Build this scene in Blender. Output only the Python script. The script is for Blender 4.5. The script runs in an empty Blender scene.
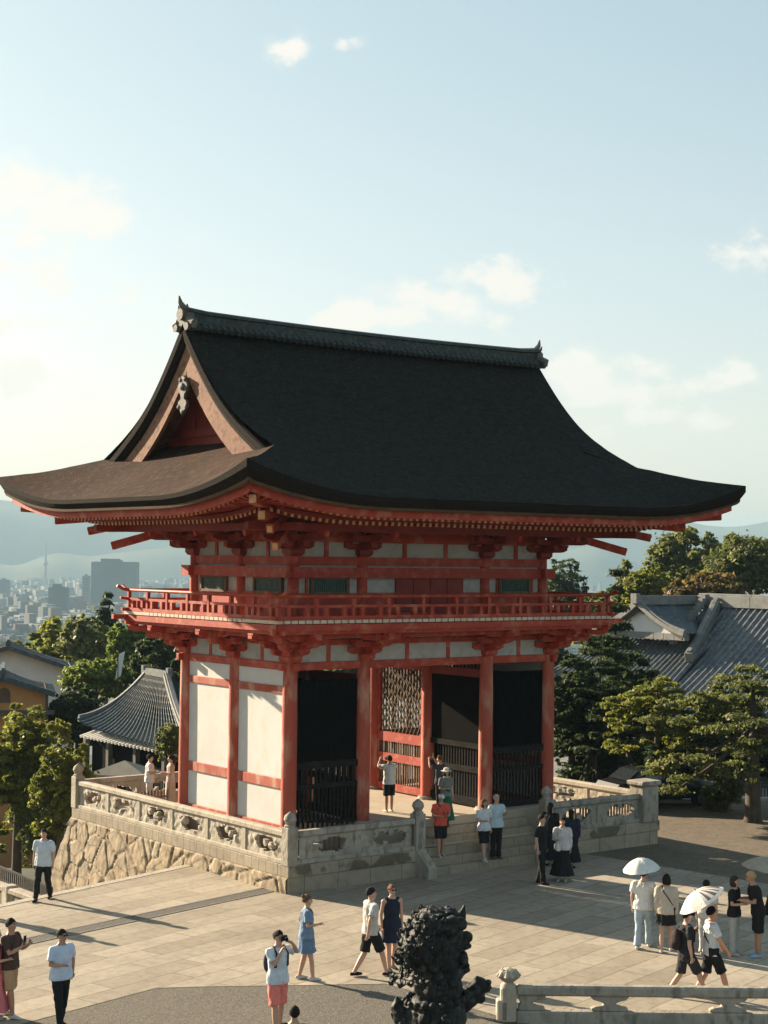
import bpy, bmesh, math, random
import numpy as np
from mathutils import Vector, Matrix, Euler, noise
random.seed(7); rng=np.random.default_rng(7)
PI=math.pi
sc=bpy.context.scene; col=sc.collection
# ------------------------------------------------------------------ helpers
def tag(o,label=None,cat=None,group=None,kind=None):
    if label: o['label']=label
    if cat: o['category']=cat
    if group: o['group']=group
    if kind: o['kind']=kind
    return o
def empty(name,loc=(0,0,0),rz=0,label=None,cat=None,group=None):
    o=bpy.data.objects.new(name,None); col.objects.link(o); o.location=loc; o.rotation_euler=(0,0,rz)
    o.empty_display_size=.2
    return tag(o,label,cat,group)
def copy_tree(o,parent=None):
    c=o.copy(); col.objects.link(c); c.parent=parent
    for ch in [k for k in bpy.data.objects if k.parent==o]: copy_tree(ch,c)
    return c
def link_mesh(name,me,mats,parent=None,label=None,cat=None,group=None,kind=None,smooth=False):
    o=bpy.data.objects.new(name,me); col.objects.link(o)
    if not isinstance(mats,(list,tuple)): mats=[mats]
    for m in mats:
        if m is not None: me.materials.append(m)
    if parent: o.parent=parent
    if smooth: me.polygons.foreach_set('use_smooth',[True]*len(me.polygons))
    return tag(o,label,cat,group,kind)
class MB:
    def __init__(s): s.v=[]; s.f=[]; s.m=[]
    def quad(s,a,b,c,d,mi=0):
        n=len(s.v); s.v+=[tuple(a),tuple(b),tuple(c),tuple(d)]; s.f.append((n,n+1,n+2,n+3)); s.m.append(mi); return s
    def poly(s,pts,mi=0):
        n=len(s.v); s.v+=[tuple(p) for p in pts]; s.f.append(tuple(range(n,n+len(pts)))); s.m.append(mi); return s
    def box(s,x0,x1,y0,y1,z0,z1,mi=0):
        n=len(s.v)
        s.v+=[(x0,y0,z0),(x1,y0,z0),(x1,y1,z0),(x0,y1,z0),(x0,y0,z1),(x1,y0,z1),(x1,y1,z1),(x0,y1,z1)]
        for f in ((0,3,2,1),(4,5,6,7),(0,1,5,4),(1,2,6,5),(2,3,7,6),(3,0,4,7)):
            s.f.append(tuple(n+i for i in f)); s.m.append(mi)
        return s
    def bar(s,a,b,w,h,mi=0,up=(0,0,1)):
        a=Vector(a);b=Vector(b);d=(b-a).normalized();u=Vector(up)
        sd=d.cross(u)
        if sd.length<1e-4: u=Vector((0,1,0)); sd=d.cross(u)
        sd.normalize(); u=sd.cross(d).normalized(); n=len(s.v)
        for p in (a,b):
            for i,j in ((-1,-1),(1,-1),(1,1),(-1,1)): s.v.append(tuple(p+sd*(i*w/2)+u*(j*h/2)))
        for f in ((0,3,2,1),(4,5,6,7),(0,1,5,4),(1,2,6,5),(2,3,7,6),(3,0,4,7)):
            s.f.append(tuple(n+i for i in f)); s.m.append(mi)
        return s
    def tube(s,pts,rs,seg=10,mi=0,cap=True,wx=1,wy=1,sph=False):
        pts=[Vector(p) for p in pts]
        if not isinstance(rs,(list,tuple)): rs=[rs]*len(pts)
        rs=list(rs)
        if sph:
            d0=(pts[1]-pts[0]).normalized(); d1=(pts[-1]-pts[-2]).normalized()
            P=[];R=[]
            for k in range(4):
                a=k*PI/8; P.append(pts[0]-d0*rs[0]*math.cos(a)); R.append(max(rs[0]*math.sin(a),rs[0]*.02))
            P+=pts;R+=rs
            for k in range(3,-1,-1):
                a=k*PI/8; P.append(pts[-1]+d1*rs[-1]*math.cos(a)); R.append(max(rs[-1]*math.sin(a),rs[-1]*.02))
            pts=P;rs=R
        n0=len(s.v); ref=None
        for i,p in enumerate(pts):
            d=(pts[min(i+1,len(pts)-1)]-pts[max(i-1,0)]).normalized()
            if ref is None: ref=Vector((1,0,0)) if abs(d.x)<.8 else Vector((0,1,0))
            x=(ref-d*ref.dot(d)).normalized(); y=d.cross(x); ref=x
            for k in range(seg):
                a=2*PI*k/seg; o=x*(math.cos(a)*rs[i])+y*(math.sin(a)*rs[i])
                s.v.append((p.x+o.x*wx,p.y+o.y*wy,p.z+o.z))
        for i in range(len(pts)-1):
            for k in range(seg):
                a=n0+i*seg+k;b=n0+i*seg+(k+1)%seg
                s.f.append((a,b,b+seg,a+seg)); s.m.append(mi)
        if cap:
            s.f.append(tuple(n0+k for k in range(seg-1,-1,-1))); s.m.append(mi)
            e=n0+(len(pts)-1)*seg; s.f.append(tuple(e+k for k in range(seg))); s.m.append(mi)
        return s
    def grid(s,P,mi=0,flip=False):
        n=len(s.v); R=len(P);C=len(P[0])
        for r in P: s.v+=[tuple(p) for p in r]
        for i in range(R-1):
            for j in range(C-1):
                a=n+i*C+j; f=(a,a+1,a+C+1,a+C)
                s.f.append(f[::-1] if flip else f); s.m.append(mi)
        return s
    def ball(s,c,r,seg=10,rings=7,mi=0):
        c=Vector(c); r=r if isinstance(r,(tuple,list)) else (r,r,r); P=[]
        for i in range(rings+1):
            t=PI*i/rings
            P.append([(c.x+r[0]*math.sin(t)*math.cos(2*PI*k/seg),c.y+r[1]*math.sin(t)*math.sin(2*PI*k/seg),c.z+r[2]*math.cos(t)) for k in range(seg+1)])
        return s.grid(P,mi,True)
    def mesh(s,name):
        me=bpy.data.meshes.new(name); me.from_pydata(s.v,[],s.f)
        if any(s.m): me.polygons.foreach_set('material_index',s.m)
        me.update(); return me
    def build(s,name,mats,parent=None,smooth=False,bevel=0,**k):
        me=s.mesh(name)
        if bevel:
            bm=bmesh.new(); bm.from_mesh(me)
            bmesh.ops.bevel(bm,geom=list(bm.edges),offset=bevel,segments=1,affect='EDGES',profile=.5); bm.to_mesh(me); bm.free()
        if smooth=='auto':
            me.polygons.foreach_set('use_smooth',[True]*len(me.polygons))
            try: me.set_sharp_from_angle(angle=math.radians(38))
            except Exception: pass
            return link_mesh(name,me,mats,parent,**k)
        return link_mesh(name,me,mats,parent,smooth=smooth,**k)
def remeshed(mb,voxel,smooth=4):
    me=mb.mesh('tmp'); o=bpy.data.objects.new('tmp',me); col.objects.link(o)
    r=o.modifiers.new('r','REMESH'); r.mode='VOXEL'; r.voxel_size=voxel; r.use_smooth_shade=True
    if smooth:
        q=o.modifiers.new('s','SMOOTH'); q.iterations=smooth; q.factor=.5
    dg=bpy.context.evaluated_depsgraph_get(); dg.update()
    m=bpy.data.meshes.new_from_object(o.evaluated_get(dg)); bpy.data.objects.remove(o); bpy.data.meshes.remove(me)
    m.materials.clear()
    return m
# ------------------------------------------------------------------ materials
def _m(name):
    m=bpy.data.materials.new(name); m.use_nodes=True; nt=m.node_tree
    return m,nt,nt.nodes['Principled BSDF']
def mat(name,c1,c2=None,rough=.7,scale=4,detail=5,bump=0,bscale=None,coord='Object',c3=None,s3=30,stretch=None,metal=0,spec=.3,sss=0,ramp=(.35,.65)):
    m,nt,b=_m(name); N=nt.nodes; L=nt.links
    b.inputs['Roughness'].default_value=rough; b.inputs['Metallic'].default_value=metal
    b.inputs['Specular IOR Level'].default_value=spec
    tc=N.new('ShaderNodeTexCoord'); out=tc.outputs[coord]
    if stretch:
        mp=N.new('ShaderNodeMapping'); mp.inputs['Scale'].default_value=stretch; L.new(out,mp.inputs['Vector']); out=mp.outputs[0]
    if c2 is None: b.inputs['Base Color'].default_value=(*c1,1)
    else:
        n=N.new('ShaderNodeTexNoise'); n.inputs['Scale'].default_value=scale; n.inputs['Detail'].default_value=detail; n.inputs['Roughness'].default_value=.62
        L.new(out,n.inputs['Vector'])
        r=N.new('ShaderNodeValToRGB'); r.color_ramp.elements[0].color=(*c1,1); r.color_ramp.elements[1].color=(*c2,1)
        r.color_ramp.elements[0].position=ramp[0]; r.color_ramp.elements[1].position=ramp[1]
        L.new(n.outputs['Fac'],r.inputs['Fac']); o=r.outputs[0]
        if c3:
            n2=N.new('ShaderNodeTexNoise'); n2.inputs['Scale'].default_value=s3; n2.inputs['Detail'].default_value=4
            L.new(out,n2.inputs['Vector'])
            r2=N.new('ShaderNodeValToRGB'); r2.color_ramp.elements[0].position=.5; r2.color_ramp.elements[1].position=.68
            L.new(n2.outputs['Fac'],r2.inputs['Fac'])
            mx=N.new('ShaderNodeMixRGB'); mx.inputs[2].default_value=(*c3,1); L.new(r2.outputs[0],mx.inputs[0]); L.new(o,mx.inputs[1]); o=mx.outputs[0]
        L.new(o,b.inputs['Base Color'])
    if bump:
        n3=N.new('ShaderNodeTexNoise'); n3.inputs['Scale'].default_value=bscale or scale*5; n3.inputs['Detail'].default_value=6
        L.new(out,n3.inputs['Vector'])
        bp=N.new('ShaderNodeBump'); bp.inputs['Strength'].default_value=bump; bp.inputs['Distance'].default_value=.05
        L.new(n3.outputs['Fac'],bp.inputs['Height']); L.new(bp.outputs[0],b.inputs['Normal'])
    return m
def leafmat(name,c1,c2,c3=None):
    m,nt,b=_m(name); N=nt.nodes;L=nt.links
    g=N.new('ShaderNodeNewGeometry'); tc=N.new('ShaderNodeTexCoord')
    n=N.new('ShaderNodeTexNoise'); n.inputs['Scale'].default_value=.55; n.inputs['Detail'].default_value=3; L.new(tc.outputs['Object'],n.inputs['Vector'])
    a=N.new('ShaderNodeMath'); a.operation='MULTIPLY_ADD'; a.inputs[1].default_value=.5; L.new(g.outputs['Random Per Island'],a.inputs[0])
    s=N.new('ShaderNodeMath'); s.operation='MULTIPLY_ADD'; s.inputs[1].default_value=1.6; s.inputs[2].default_value=-.55; L.new(n.outputs['Fac'],s.inputs[0]); L.new(s.outputs[0],a.inputs[2])
    r=N.new('ShaderNodeValToRGB'); e=r.color_ramp.elements; e[0].color=(*c1,1); e[0].position=.1; e[1].color=(*c2,1); e[1].position=.75
    if c3: q=e.new(.95); q.color=(*c3,1)
    L.new(a.outputs[0],r.inputs['Fac']); L.new(r.outputs[0],b.inputs['Base Color'])
    b.inputs['Roughness'].default_value=.55; b.inputs['Specular IOR Level'].default_value=.25
    t=N.new('ShaderNodeBsdfTranslucent'); tm=N.new('ShaderNodeMixRGB'); tm.blend_type='MULTIPLY'; tm.inputs[0].default_value=1; tm.inputs[2].default_value=(1.9,1.9,1.3,1); L.new(r.outputs[0],tm.inputs[1]); L.new(tm.outputs[0],t.inputs['Color'])
    mx=N.new('ShaderNodeMixShader'); mx.inputs[0].default_value=.48
    L.new(b.outputs[0],mx.inputs[1]); L.new(t.outputs[0],mx.inputs[2]); L.new(mx.outputs[0],N['Material Output'].inputs['Surface'])
    return m
M={}
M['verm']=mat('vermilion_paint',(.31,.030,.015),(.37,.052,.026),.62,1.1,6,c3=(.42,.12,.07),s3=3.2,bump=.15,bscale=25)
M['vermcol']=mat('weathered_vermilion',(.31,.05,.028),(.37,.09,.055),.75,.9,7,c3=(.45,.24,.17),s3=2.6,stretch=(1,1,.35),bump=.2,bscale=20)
M['vermdk']=mat('deep_vermilion',(.17,.018,.012),(.24,.034,.02),.6,1.5)  # darker red; on the eave timbers it stands in for shade
M['tip']=mat('rafter_end_paint',(.62,.40,.20),(.50,.22,.12),.6,8)
M['hafu']=mat('faded_gable_board',(.19,.085,.048),(.26,.13,.075),.8,1.2,6,c3=(.10,.045,.028),s3=5,bump=.2)
M['plaster']=mat('white_plaster',(.58,.585,.57),(.51,.51,.49),.85,.8,6,c3=(.55,.52,.45),s3=3,bump=.05)
M['thatchskirt']=mat('reddish_bark_thatch',(.022,.010,.006),(.045,.020,.011),.95,1.0,8,c3=(.06,.036,.018),s3=5,bump=.8,bscale=22,spec=.1)
M['plastershade']=mat('shaded_plaster',(.43,.42,.385),(.37,.36,.325),.9,1.5,7,c3=(.33,.31,.275),s3=4,bump=.1)  # darker plaster: shade below deck and eaves put into the colour
M['thatch']=mat('bark_thatch',(.010,.011,.0105),(.020,.020,.0175),.95,5,9,c3=(.034,.030,.022),s3=14,bump=1,bscale=24,spec=.08,stretch=(.6,1,1))
M['thatchedge']=mat('bark_thatch_cut_edge',(.007,.006,.0055),(.014,.011,.009),.95,2,6,c3=(.03,.02,.012),s3=12,stretch=(1,1,9),bump=.5,spec=.1)
M['lip']=mat('eave_lip_board',(.06,.032,.014),(.10,.05,.024),.8,3)
M['copper']=mat('ridge_tile_dark',(.018,.024,.022),(.035,.043,.039),.6,3,6,c3=(.06,.07,.063),s3=10,bump=.3)
M['orn']=mat('ridge_ornament_grey',(.085,.082,.075),(.15,.14,.125),.7,7,5,bump=.4)
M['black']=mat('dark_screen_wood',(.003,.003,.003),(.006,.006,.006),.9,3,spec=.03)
M['greywood']=mat('grey_weathered_wood',(.06,.058,.05),(.10,.095,.08),.8,3,5,stretch=(1,1,4),bump=.2)
M['screenwood']=mat('dark_screen_rail_wood',(.010,.0095,.009),(.022,.02,.018),.9,3,5,stretch=(1,1,4),bump=.2,spec=.08)
M['brownwood']=mat('brown_slat_wood',(.10,.06,.04),(.17,.11,.07),.8,4,5,stretch=(1,1,.4),bump=.2)
M['lattice']=mat('brown_lattice',(.07,.05,.03),(.11,.08,.05),.8,4)
M['win']=mat('green_lattice_window',(.035,.075,.06),(.06,.11,.085),.5,9)
M['deckboard']=mat('pale_deck_edge',(.50,.38,.29),(.62,.50,.40),.7,3)
M['gold']=mat('gilt_metal',(.55,.38,.14),(.42,.26,.08),.4,6,metal=.6)
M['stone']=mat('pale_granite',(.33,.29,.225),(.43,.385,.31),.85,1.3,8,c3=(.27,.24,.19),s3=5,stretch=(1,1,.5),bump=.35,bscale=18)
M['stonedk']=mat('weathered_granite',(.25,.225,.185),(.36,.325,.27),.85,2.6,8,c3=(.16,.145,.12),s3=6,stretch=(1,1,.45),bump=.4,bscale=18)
M['floor']=mat('gate_floor_stone',(.36,.30,.22),(.42,.36,.28),.85,1,6,bump=.1)
M['metal']=mat('dark_bronze',(.010,.011,.010),(.022,.024,.023),.68,5,6,metal=.35,bump=.4,bscale=14,c3=(.05,.06,.055),s3=9)
M['tile']=mat('grey_roof_tile',(.06,.072,.08),(.115,.13,.14),.5,.8,6,c3=(.17,.18,.18),s3=5,bump=.2)
M['tiledk']=mat('bluish_roof_tile',(.026,.042,.05),(.055,.078,.088),.5,1.2,6,c3=(.09,.11,.11),s3=4)
M['tileend']=mat('ridge_mortar_tile',(.13,.135,.13),(.20,.205,.195),.7,3)
M['wall_white']=mat('temple_white_wall',(.66,.67,.66),(.58,.59,.58),.85,1)
M['ochre']=mat('ochre_wall',(.52,.26,.10),(.44,.21,.085),.85,1.5)
M['canvas']=mat('beige_canvas',(.30,.28,.22),(.25,.235,.19),.8,2)
M['bark']=mat('tree_bark',(.05,.04,.03),(.10,.08,.06),.9,6,5,stretch=(1,1,.3),bump=.6)
M['rubber']=mat('black_rubber',(.012,.012,.012)); M['carpaint']=mat('black_car_paint',(.012,.012,.014),rough=.25,spec=.6)
M['glass']=mat('dark_glass',(.02,.025,.03),rough=.08,spec=.8)
M['whitem']=mat('white_enamel',(.7,.7,.68),rough=.4)
# ground materials
def brickmat(name,c1,c2,mortar,rot,sc_,bw,bh,ms,c3=None,bump=.3,big=(.8,.75)):
    m,nt,b=_m(name);N=nt.nodes;L=nt.links
    tc=N.new('ShaderNodeTexCoord'); mp=N.new('ShaderNodeMapping'); mp.inputs['Rotation'].default_value=(0,0,rot); L.new(tc.outputs['Object'],mp.inputs['Vector'])
    nz=N.new('ShaderNodeTexNoise'); nz.inputs['Scale'].default_value=.9; nz.inputs['Detail'].default_value=3; L.new(mp.outputs[0],nz.inputs['Vector'])
    ad=N.new('ShaderNodeMixRGB'); ad.blend_type='LINEAR_LIGHT'; ad.inputs[0].default_value=.035; L.new(mp.outputs[0],ad.inputs[1]); L.new(nz.outputs['Color'],ad.inputs[2])
    br=N.new('ShaderNodeTexBrick'); br.inputs['Scale'].default_value=sc_; br.inputs['Brick Width'].default_value=bw; br.inputs['Row Height'].default_value=bh; br.inputs['Mortar Size'].default_value=ms
    br.inputs['Color1'].default_value=(*c1,1); br.inputs['Color2'].default_value=(*c2,1); br.inputs['Mortar'].default_value=(*mortar,1); br.offset_frequency=2; br.offset=.37; br.inputs['Mortar Smooth'].default_value=.3
    L.new(ad.outputs[0],br.inputs['Vector'])
    n=N.new('ShaderNodeTexNoise'); n.inputs['Scale'].default_value=.35; n.inputs['Detail'].default_value=7; n.inputs['Roughness'].default_value=.65; L.new(mp.outputs[0],n.inputs['Vector'])
    r=N.new('ShaderNodeValToRGB'); r.color_ramp.elements[0].position=.3; r.color_ramp.elements[0].color=(.78,.76,.74,1); r.color_ramp.elements[1].position=.7; r.color_ramp.elements[1].color=(1.06,1.04,1.0,1); L.new(n.outputs['Fac'],r.inputs[0])
    mu=N.new('ShaderNodeMixRGB'); mu.blend_type='MULTIPLY'; mu.inputs[0].default_value=1; L.new(br.outputs['Color'],mu.inputs[1]); L.new(r.outputs[0],mu.inputs[2]); o=mu.outputs[0]
    n4=N.new('ShaderNodeTexNoise'); n4.inputs['Scale'].default_value=4.5; n4.inputs['Detail'].default_value=8; n4.inputs['Roughness'].default_value=.7; L.new(mp.outputs[0],n4.inputs['Vector'])
    r4=N.new('ShaderNodeValToRGB'); r4.color_ramp.elements[0].position=.33; r4.color_ramp.elements[0].color=(.72,.70,.68,1); r4.color_ramp.elements[1].position=.55; r4.color_ramp.elements[1].color=(1,1,1,1); L.new(n4.outputs['Fac'],r4.inputs[0])
    m4=N.new('ShaderNodeMixRGB'); m4.blend_type='MULTIPLY'; m4.inputs[0].default_value=.8; L.new(o,m4.inputs[1]); L.new(r4.outputs[0],m4.inputs[2])
    L.new(m4.outputs[0],b.inputs['Base Color']); b.inputs['Roughness'].default_value=.85; b.inputs['Specular IOR Level'].default_value=.2
    bp=N.new('ShaderNodeBump'); bp.inputs['Strength'].default_value=bump; bp.inputs['Distance'].default_value=.03; L.new(m4.outputs[0],bp.inputs['Height']); L.new(bp.outputs[0],b.inputs['Normal'])
    return m
M['paving']=brickmat('stone_paving',(.39,.35,.285),(.30,.265,.21),(.12,.105,.08),math.radians(-15),1,2.7,.66,.011)
M['plinth']=brickmat('dressed_stone_blocks',(.36,.315,.245),(.30,.265,.205),(.14,.12,.09),0,1,1.1,.36,.012)
M['gravel']=mat('dark_gravel',(.075,.068,.055),(.14,.125,.10),.95,14,8,c3=(.24,.215,.18),s3=45,bump=.8,bscale=50)
M['gravel2']=mat('brown_packed_gravel',(.13,.108,.078),(.17,.14,.102),.95,2,8,c3=(.10,.083,.062),s3=9,bump=.5,bscale=40)
M['asphalt']=mat('asphalt',(.05,.05,.05),(.07,.07,.068),.9,4,6,bump=.3)
M['palepath']=mat('pale_path',(.16,.16,.15),(.21,.21,.20),.9,1)
def roughstone(name):
    m,nt,b=_m(name);N=nt.nodes;L=nt.links
    tc=N.new('ShaderNodeTexCoord'); mp=N.new('ShaderNodeMapping'); mp.inputs['Scale'].default_value=(1,1,.95); L.new(tc.outputs['Object'],mp.inputs['Vector'])
    v=N.new('ShaderNodeTexVoronoi'); v.inputs['Scale'].default_value=1.25; L.new(mp.outputs[0],v.inputs['Vector'])
    r=N.new('ShaderNodeValToRGB'); e=r.color_ramp.elements; e[0].color=(.36,.285,.185,1); e[1].color=(.32,.265,.185,1); q=e.new(.5); q.color=(.30,.24,.165,1)
    sp=N.new('ShaderNodeSeparateColor'); L.new(v.outputs['Color'],sp.inputs[0]); L.new(sp.outputs[0],r.inputs[0])
    n=N.new('ShaderNodeTexNoise'); n.inputs['Scale'].default_value=3; n.inputs['Detail'].default_value=8; L.new(mp.outputs[0],n.inputs['Vector'])
    r2=N.new('ShaderNodeValToRGB'); r2.color_ramp.elements[0].position=.35; r2.color_ramp.elements[0].color=(.6,.57,.5,1); r2.color_ramp.elements[1].position=.65; r2.color_ramp.elements[1].color=(1.08,1.05,1,1); L.new(n.outputs['Fac'],r2.inputs[0])
    mu=N.new('ShaderNodeMixRGB'); mu.blend_type='MULTIPLY'; mu.inputs[0].default_value=1; L.new(r.outputs[0],mu.inputs[1]); L.new(r2.outputs[0],mu.inputs[2]); ve=N.new('ShaderNodeTexVoronoi'); ve.feature='DISTANCE_TO_EDGE'; ve.inputs['Scale'].default_value=1.25; L.new(mp.outputs[0],ve.inputs['Vector'])
    re_=N.new('ShaderNodeValToRGB'); re_.color_ramp.elements[0].color=(.42,.38,.33,1); re_.color_ramp.elements[1].position=.05; L.new(ve.outputs['Distance'],re_.inputs[0])
    m5=N.new('ShaderNodeMixRGB'); m5.blend_type='MULTIPLY'; m5.inputs[0].default_value=.8; L.new(mu.outputs[0],m5.inputs[1]); L.new(re_.outputs[0],m5.inputs[2]); L.new(m5.outputs[0],b.inputs['Base Color'])
    b.inputs['Roughness'].default_value=.9
    bp=N.new('ShaderNodeBump'); bp.inputs['Strength'].default_value=.6; bp.inputs['Distance'].default_value=.06; L.new(n.outputs['Fac'],bp.inputs['Height']); L.new(bp.outputs[0],b.inputs['Normal'])
    return m
M['rough']=roughstone('rough_masonry')
# ------------------------------------------------------------------ camera
CAM=Vector((-25.689,-37.59,7.475)); FPX=1648.4; YAW,PITCH,ROLL=-.655,.029,.012
fw=Vector((-math.sin(YAW)*math.cos(PITCH),math.cos(YAW)*math.cos(PITCH),math.sin(PITCH)))
rt=Vector((math.cos(YAW),math.sin(YAW),0)); up=rt.cross(fw)
rr=rt*math.cos(ROLL)+up*math.sin(ROLL); uu=up*math.cos(ROLL)-rt*math.sin(ROLL)
cd=bpy.data.cameras.new('camera'); cam=bpy.data.objects.new('camera',cd); col.objects.link(cam)
cam.matrix_world=Matrix(((rr.x,uu.x,-fw.x,CAM.x),(rr.y,uu.y,-fw.y,CAM.y),(rr.z,uu.z,-fw.z,CAM.z),(0,0,0,1)))
cd.sensor_fit='VERTICAL'; cd.sensor_height=36; cd.lens=36*FPX/1024; cd.clip_start=.5; cd.clip_end=60000
sc.camera=cam
def ray(u,v): return fw+rr*((u-384)/FPX)+uu*((512-v)/FPX)
def at(u,v,D): return CAM+ray(u,v)*D           # point seen at that pixel of the survey photo, D metres ahead
def onz(u,v,z=-1.38): d=ray(u,v); return CAM+d*((z-CAM.z)/d.z)
# ------------------------------------------------------------------ light, sky, haze
SUN_EL=math.radians(19.5); sx,sy=-.262,.965   # horizontal direction towards the sun
sd=bpy.data.lights.new('sun','SUN'); sun=bpy.data.objects.new('sun',sd); col.objects.link(sun)
sd.energy=5.0; sd.angle=math.radians(.6); sd.color=(1.0,.82,.60)
D_=Vector((sx*math.cos(SUN_EL),sy*math.cos(SUN_EL),math.sin(SUN_EL))); sun.rotation_euler=D_.to_track_quat('Z','Y').to_euler(); sun.location=(0,0,60)
w=bpy.data.worlds.new('World'); sc.world=w; w.use_nodes=True; nt=w.node_tree; N=nt.nodes; L=nt.links
bg=N['Background']; bg.inputs['Strength'].default_value=.05
sk=N.new('ShaderNodeTexSky'); sk.sky_type='NISHITA'; sk.sun_disc=False; sk.sun_elevation=SUN_EL; sk.sun_rotation=math.atan2(sx,sy); sk.altitude=100; sk.air_density=1.0; sk.dust_density=1.6; sk.ozone_density=1.5
tc=N.new('ShaderNodeTexCoord')
def clouds():
    # cumulus puffs placed as directions in the sky dome, broken up by noise
    n=N.new('ShaderNodeTexNoise'); n.inputs['Scale'].default_value=26; n.inputs['Detail'].default_value=8; n.inputs['Roughness'].default_value=.58
    mp=N.new('ShaderNodeMapping'); mp.inputs['Scale'].default_value=(1,1,1.5); L.new(tc.outputs['Generated'],mp.inputs['Vector']); L.new(mp.outputs[0],n.inputs['Vector'])
    total=None
    for (u,v,su,sv,amp) in CL:
        su*=1.12; sv*=1.12
        d=ray(u,v).normalized()
        cx=N.new('ShaderNodeVectorMath'); cx.operation='SUBTRACT'; cx.inputs[1].default_value=d; L.new(tc.outputs['Generated'],cx.inputs[0])
        a=N.new('ShaderNodeVectorMath'); a.operation='DOT_PRODUCT'; a.inputs[1].default_value=rt/(su/FPX); L.new(cx.outputs[0],a.inputs[0])
        b_=N.new('ShaderNodeVectorMath'); b_.operation='DOT_PRODUCT'; b_.inputs[1].default_value=Vector((0,0,1))/(sv/FPX); L.new(cx.outputs[0],b_.inputs[0])
        a2=N.new('ShaderNodeMath'); a2.operation='MULTIPLY'; L.new(a.outputs['Value'],a2.inputs[0]); L.new(a.outputs['Value'],a2.inputs[1])
        b2=N.new('ShaderNodeMath'); b2.operation='MULTIPLY_ADD'; L.new(b_.outputs['Value'],b2.inputs[0]); L.new(b_.outputs['Value'],b2.inputs[1]); L.new(a2.outputs[0],b2.inputs[2])
        e=N.new('ShaderNodeMath'); e.operation='MULTIPLY'; e.inputs[1].default_value=-1; L.new(b2.outputs[0],e.inputs[0])
        x=N.new('ShaderNodeMath'); x.operation='EXPONENT'; L.new(e.outputs[0],x.inputs[0])
        y=N.new('ShaderNodeMath'); y.operation='MULTIPLY'; y.inputs[1].default_value=amp; L.new(x.outputs[0],y.inputs[0])
        if total is None: total=y.outputs[0]
        else:
            s=N.new('ShaderNodeMath'); s.operation='MAXIMUM'; L.new(total,s.inputs[0]); L.new(y.outputs[0],s.inputs[1]); total=s.outputs[0]
    q=N.new('ShaderNodeMath'); q.operation='MULTIPLY_ADD'; q.inputs[1].default_value=4.2; q.inputs[2].default_value=-1.97; L.new(n.outputs['Fac'],q.inputs[0])
    t=N.new('ShaderNodeMath'); t.operation='ADD'; L.new(q.outputs[0],t.inputs[0]); L.new(total,t.inputs[1])
    c=N.new('ShaderNodeMapRange'); c.inputs['From Min'].default_value=.30; c.inputs['From Max'].default_value=1.0; c.inputs['To Max'].default_value=.82; L.new(t.outputs[0],c.inputs['Value']); c.interpolation_type='SMOOTHSTEP'
    g=N.new('ShaderNodeMath'); g.operation='MULTIPLY'; L.new(c.outputs[0],g.inputs[0])
    h=N.new('ShaderNodeMapRange'); h.inputs['From Min'].default_value=.0; h.inputs['From Max'].default_value=.18; L.new(total,h.inputs['Value']); L.new(h.outputs[0],g.inputs[1])
    return g.outputs[0]
CL=[(60,205,40,26,1.05),(98,214,26,24,1.1),(8,188,30,26,1.05),(30,262,95,40,.62),(12,310,60,30,.62),(30,374,60,20,.85),(288,52,13,10,.72),(346,46,13,6,.62),(445,306,50,20,1.1),(375,318,60,14,.95),(508,284,30,20,1.15),(620,388,52,15,1.05),(655,374,30,12,1.0),(720,380,42,12,1.0),(562,366,22,12,.95),(752,250,50,12,.7),(690,420,120,16,.45)]
cl=clouds()
gm=N.new('ShaderNodeGamma'); gm.inputs['Gamma'].default_value=.6; L.new(sk.outputs[0],gm.inputs['Color'])
tint=N.new('ShaderNodeMixRGB'); tint.blend_type='MULTIPLY'; tint.inputs[0].default_value=1; L.new(gm.outputs[0],tint.inputs[1])
# air colour by elevation: creamy at the horizon, pale cyan higher up
sp_=N.new('ShaderNodeSeparateXYZ'); L.new(tc.outputs['Generated'],sp_.inputs[0]); rp=N.new('ShaderNodeValToRGB'); L.new(sp_.outputs['Z'],rp.inputs[0])
e=rp.color_ramp.elements; e[0].position=.03; e[0].color=(.985,.895,.835,1); e[1].position=.30; e[1].color=(.79,.84,.765,1)
q_=e.new(.13); q_.color=(.885,.86,.80,1)
rp2=N.new('ShaderNodeMixRGB'); rp2.blend_type='MULTIPLY'; rp2.inputs[0].default_value=1; rp2.inputs[2].default_value=(2.42,2.38,2.36,1); L.new(rp.outputs[0],rp2.inputs[1]); L.new(rp2.outputs[0],tint.inputs[2])
mx=N.new('ShaderNodeMixRGB'); mx.inputs[2].default_value=(6.3,5.9,5.3,1); L.new(cl,mx.inputs[0]); L.new(tint.outputs[0],mx.inputs[1]); L.new(mx.outputs[0],bg.inputs['Color'])
CL_COL=mx
vs=sc.view_settings; vs.view_transform='Standard'; vs.look='None'; vs.gamma=1; vs.exposure=1.82; vs.use_curve_mapping=False
sc.render.engine='CYCLES'; cy=sc.cycles; cy.use_denoising=True; cy.max_bounces=6; cy.volume_bounces=1; cy.transparent_max_bounces=8; cy.caustics_reflective=False; cy.caustics_refractive=False; cy.sample_clamp_indirect=8
# ------------------------------------------------------------------ the gate
A_,B_,C_=5.5,2.52,4.63; LX=2*B_+C_; XS=[0,B_,B_+C_,LX]; YS=[0,A_/2,A_]; YC=A_/2; XC=LX/2
gate=empty('temple_gate',(0,0,0),0,'two storey vermilion temple gate with dark bark thatched roof and white plaster panels','temple gate')
def G(mb,name,m,parent=None,**k): return mb.build(name,m,parent or gate,**k)
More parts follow.
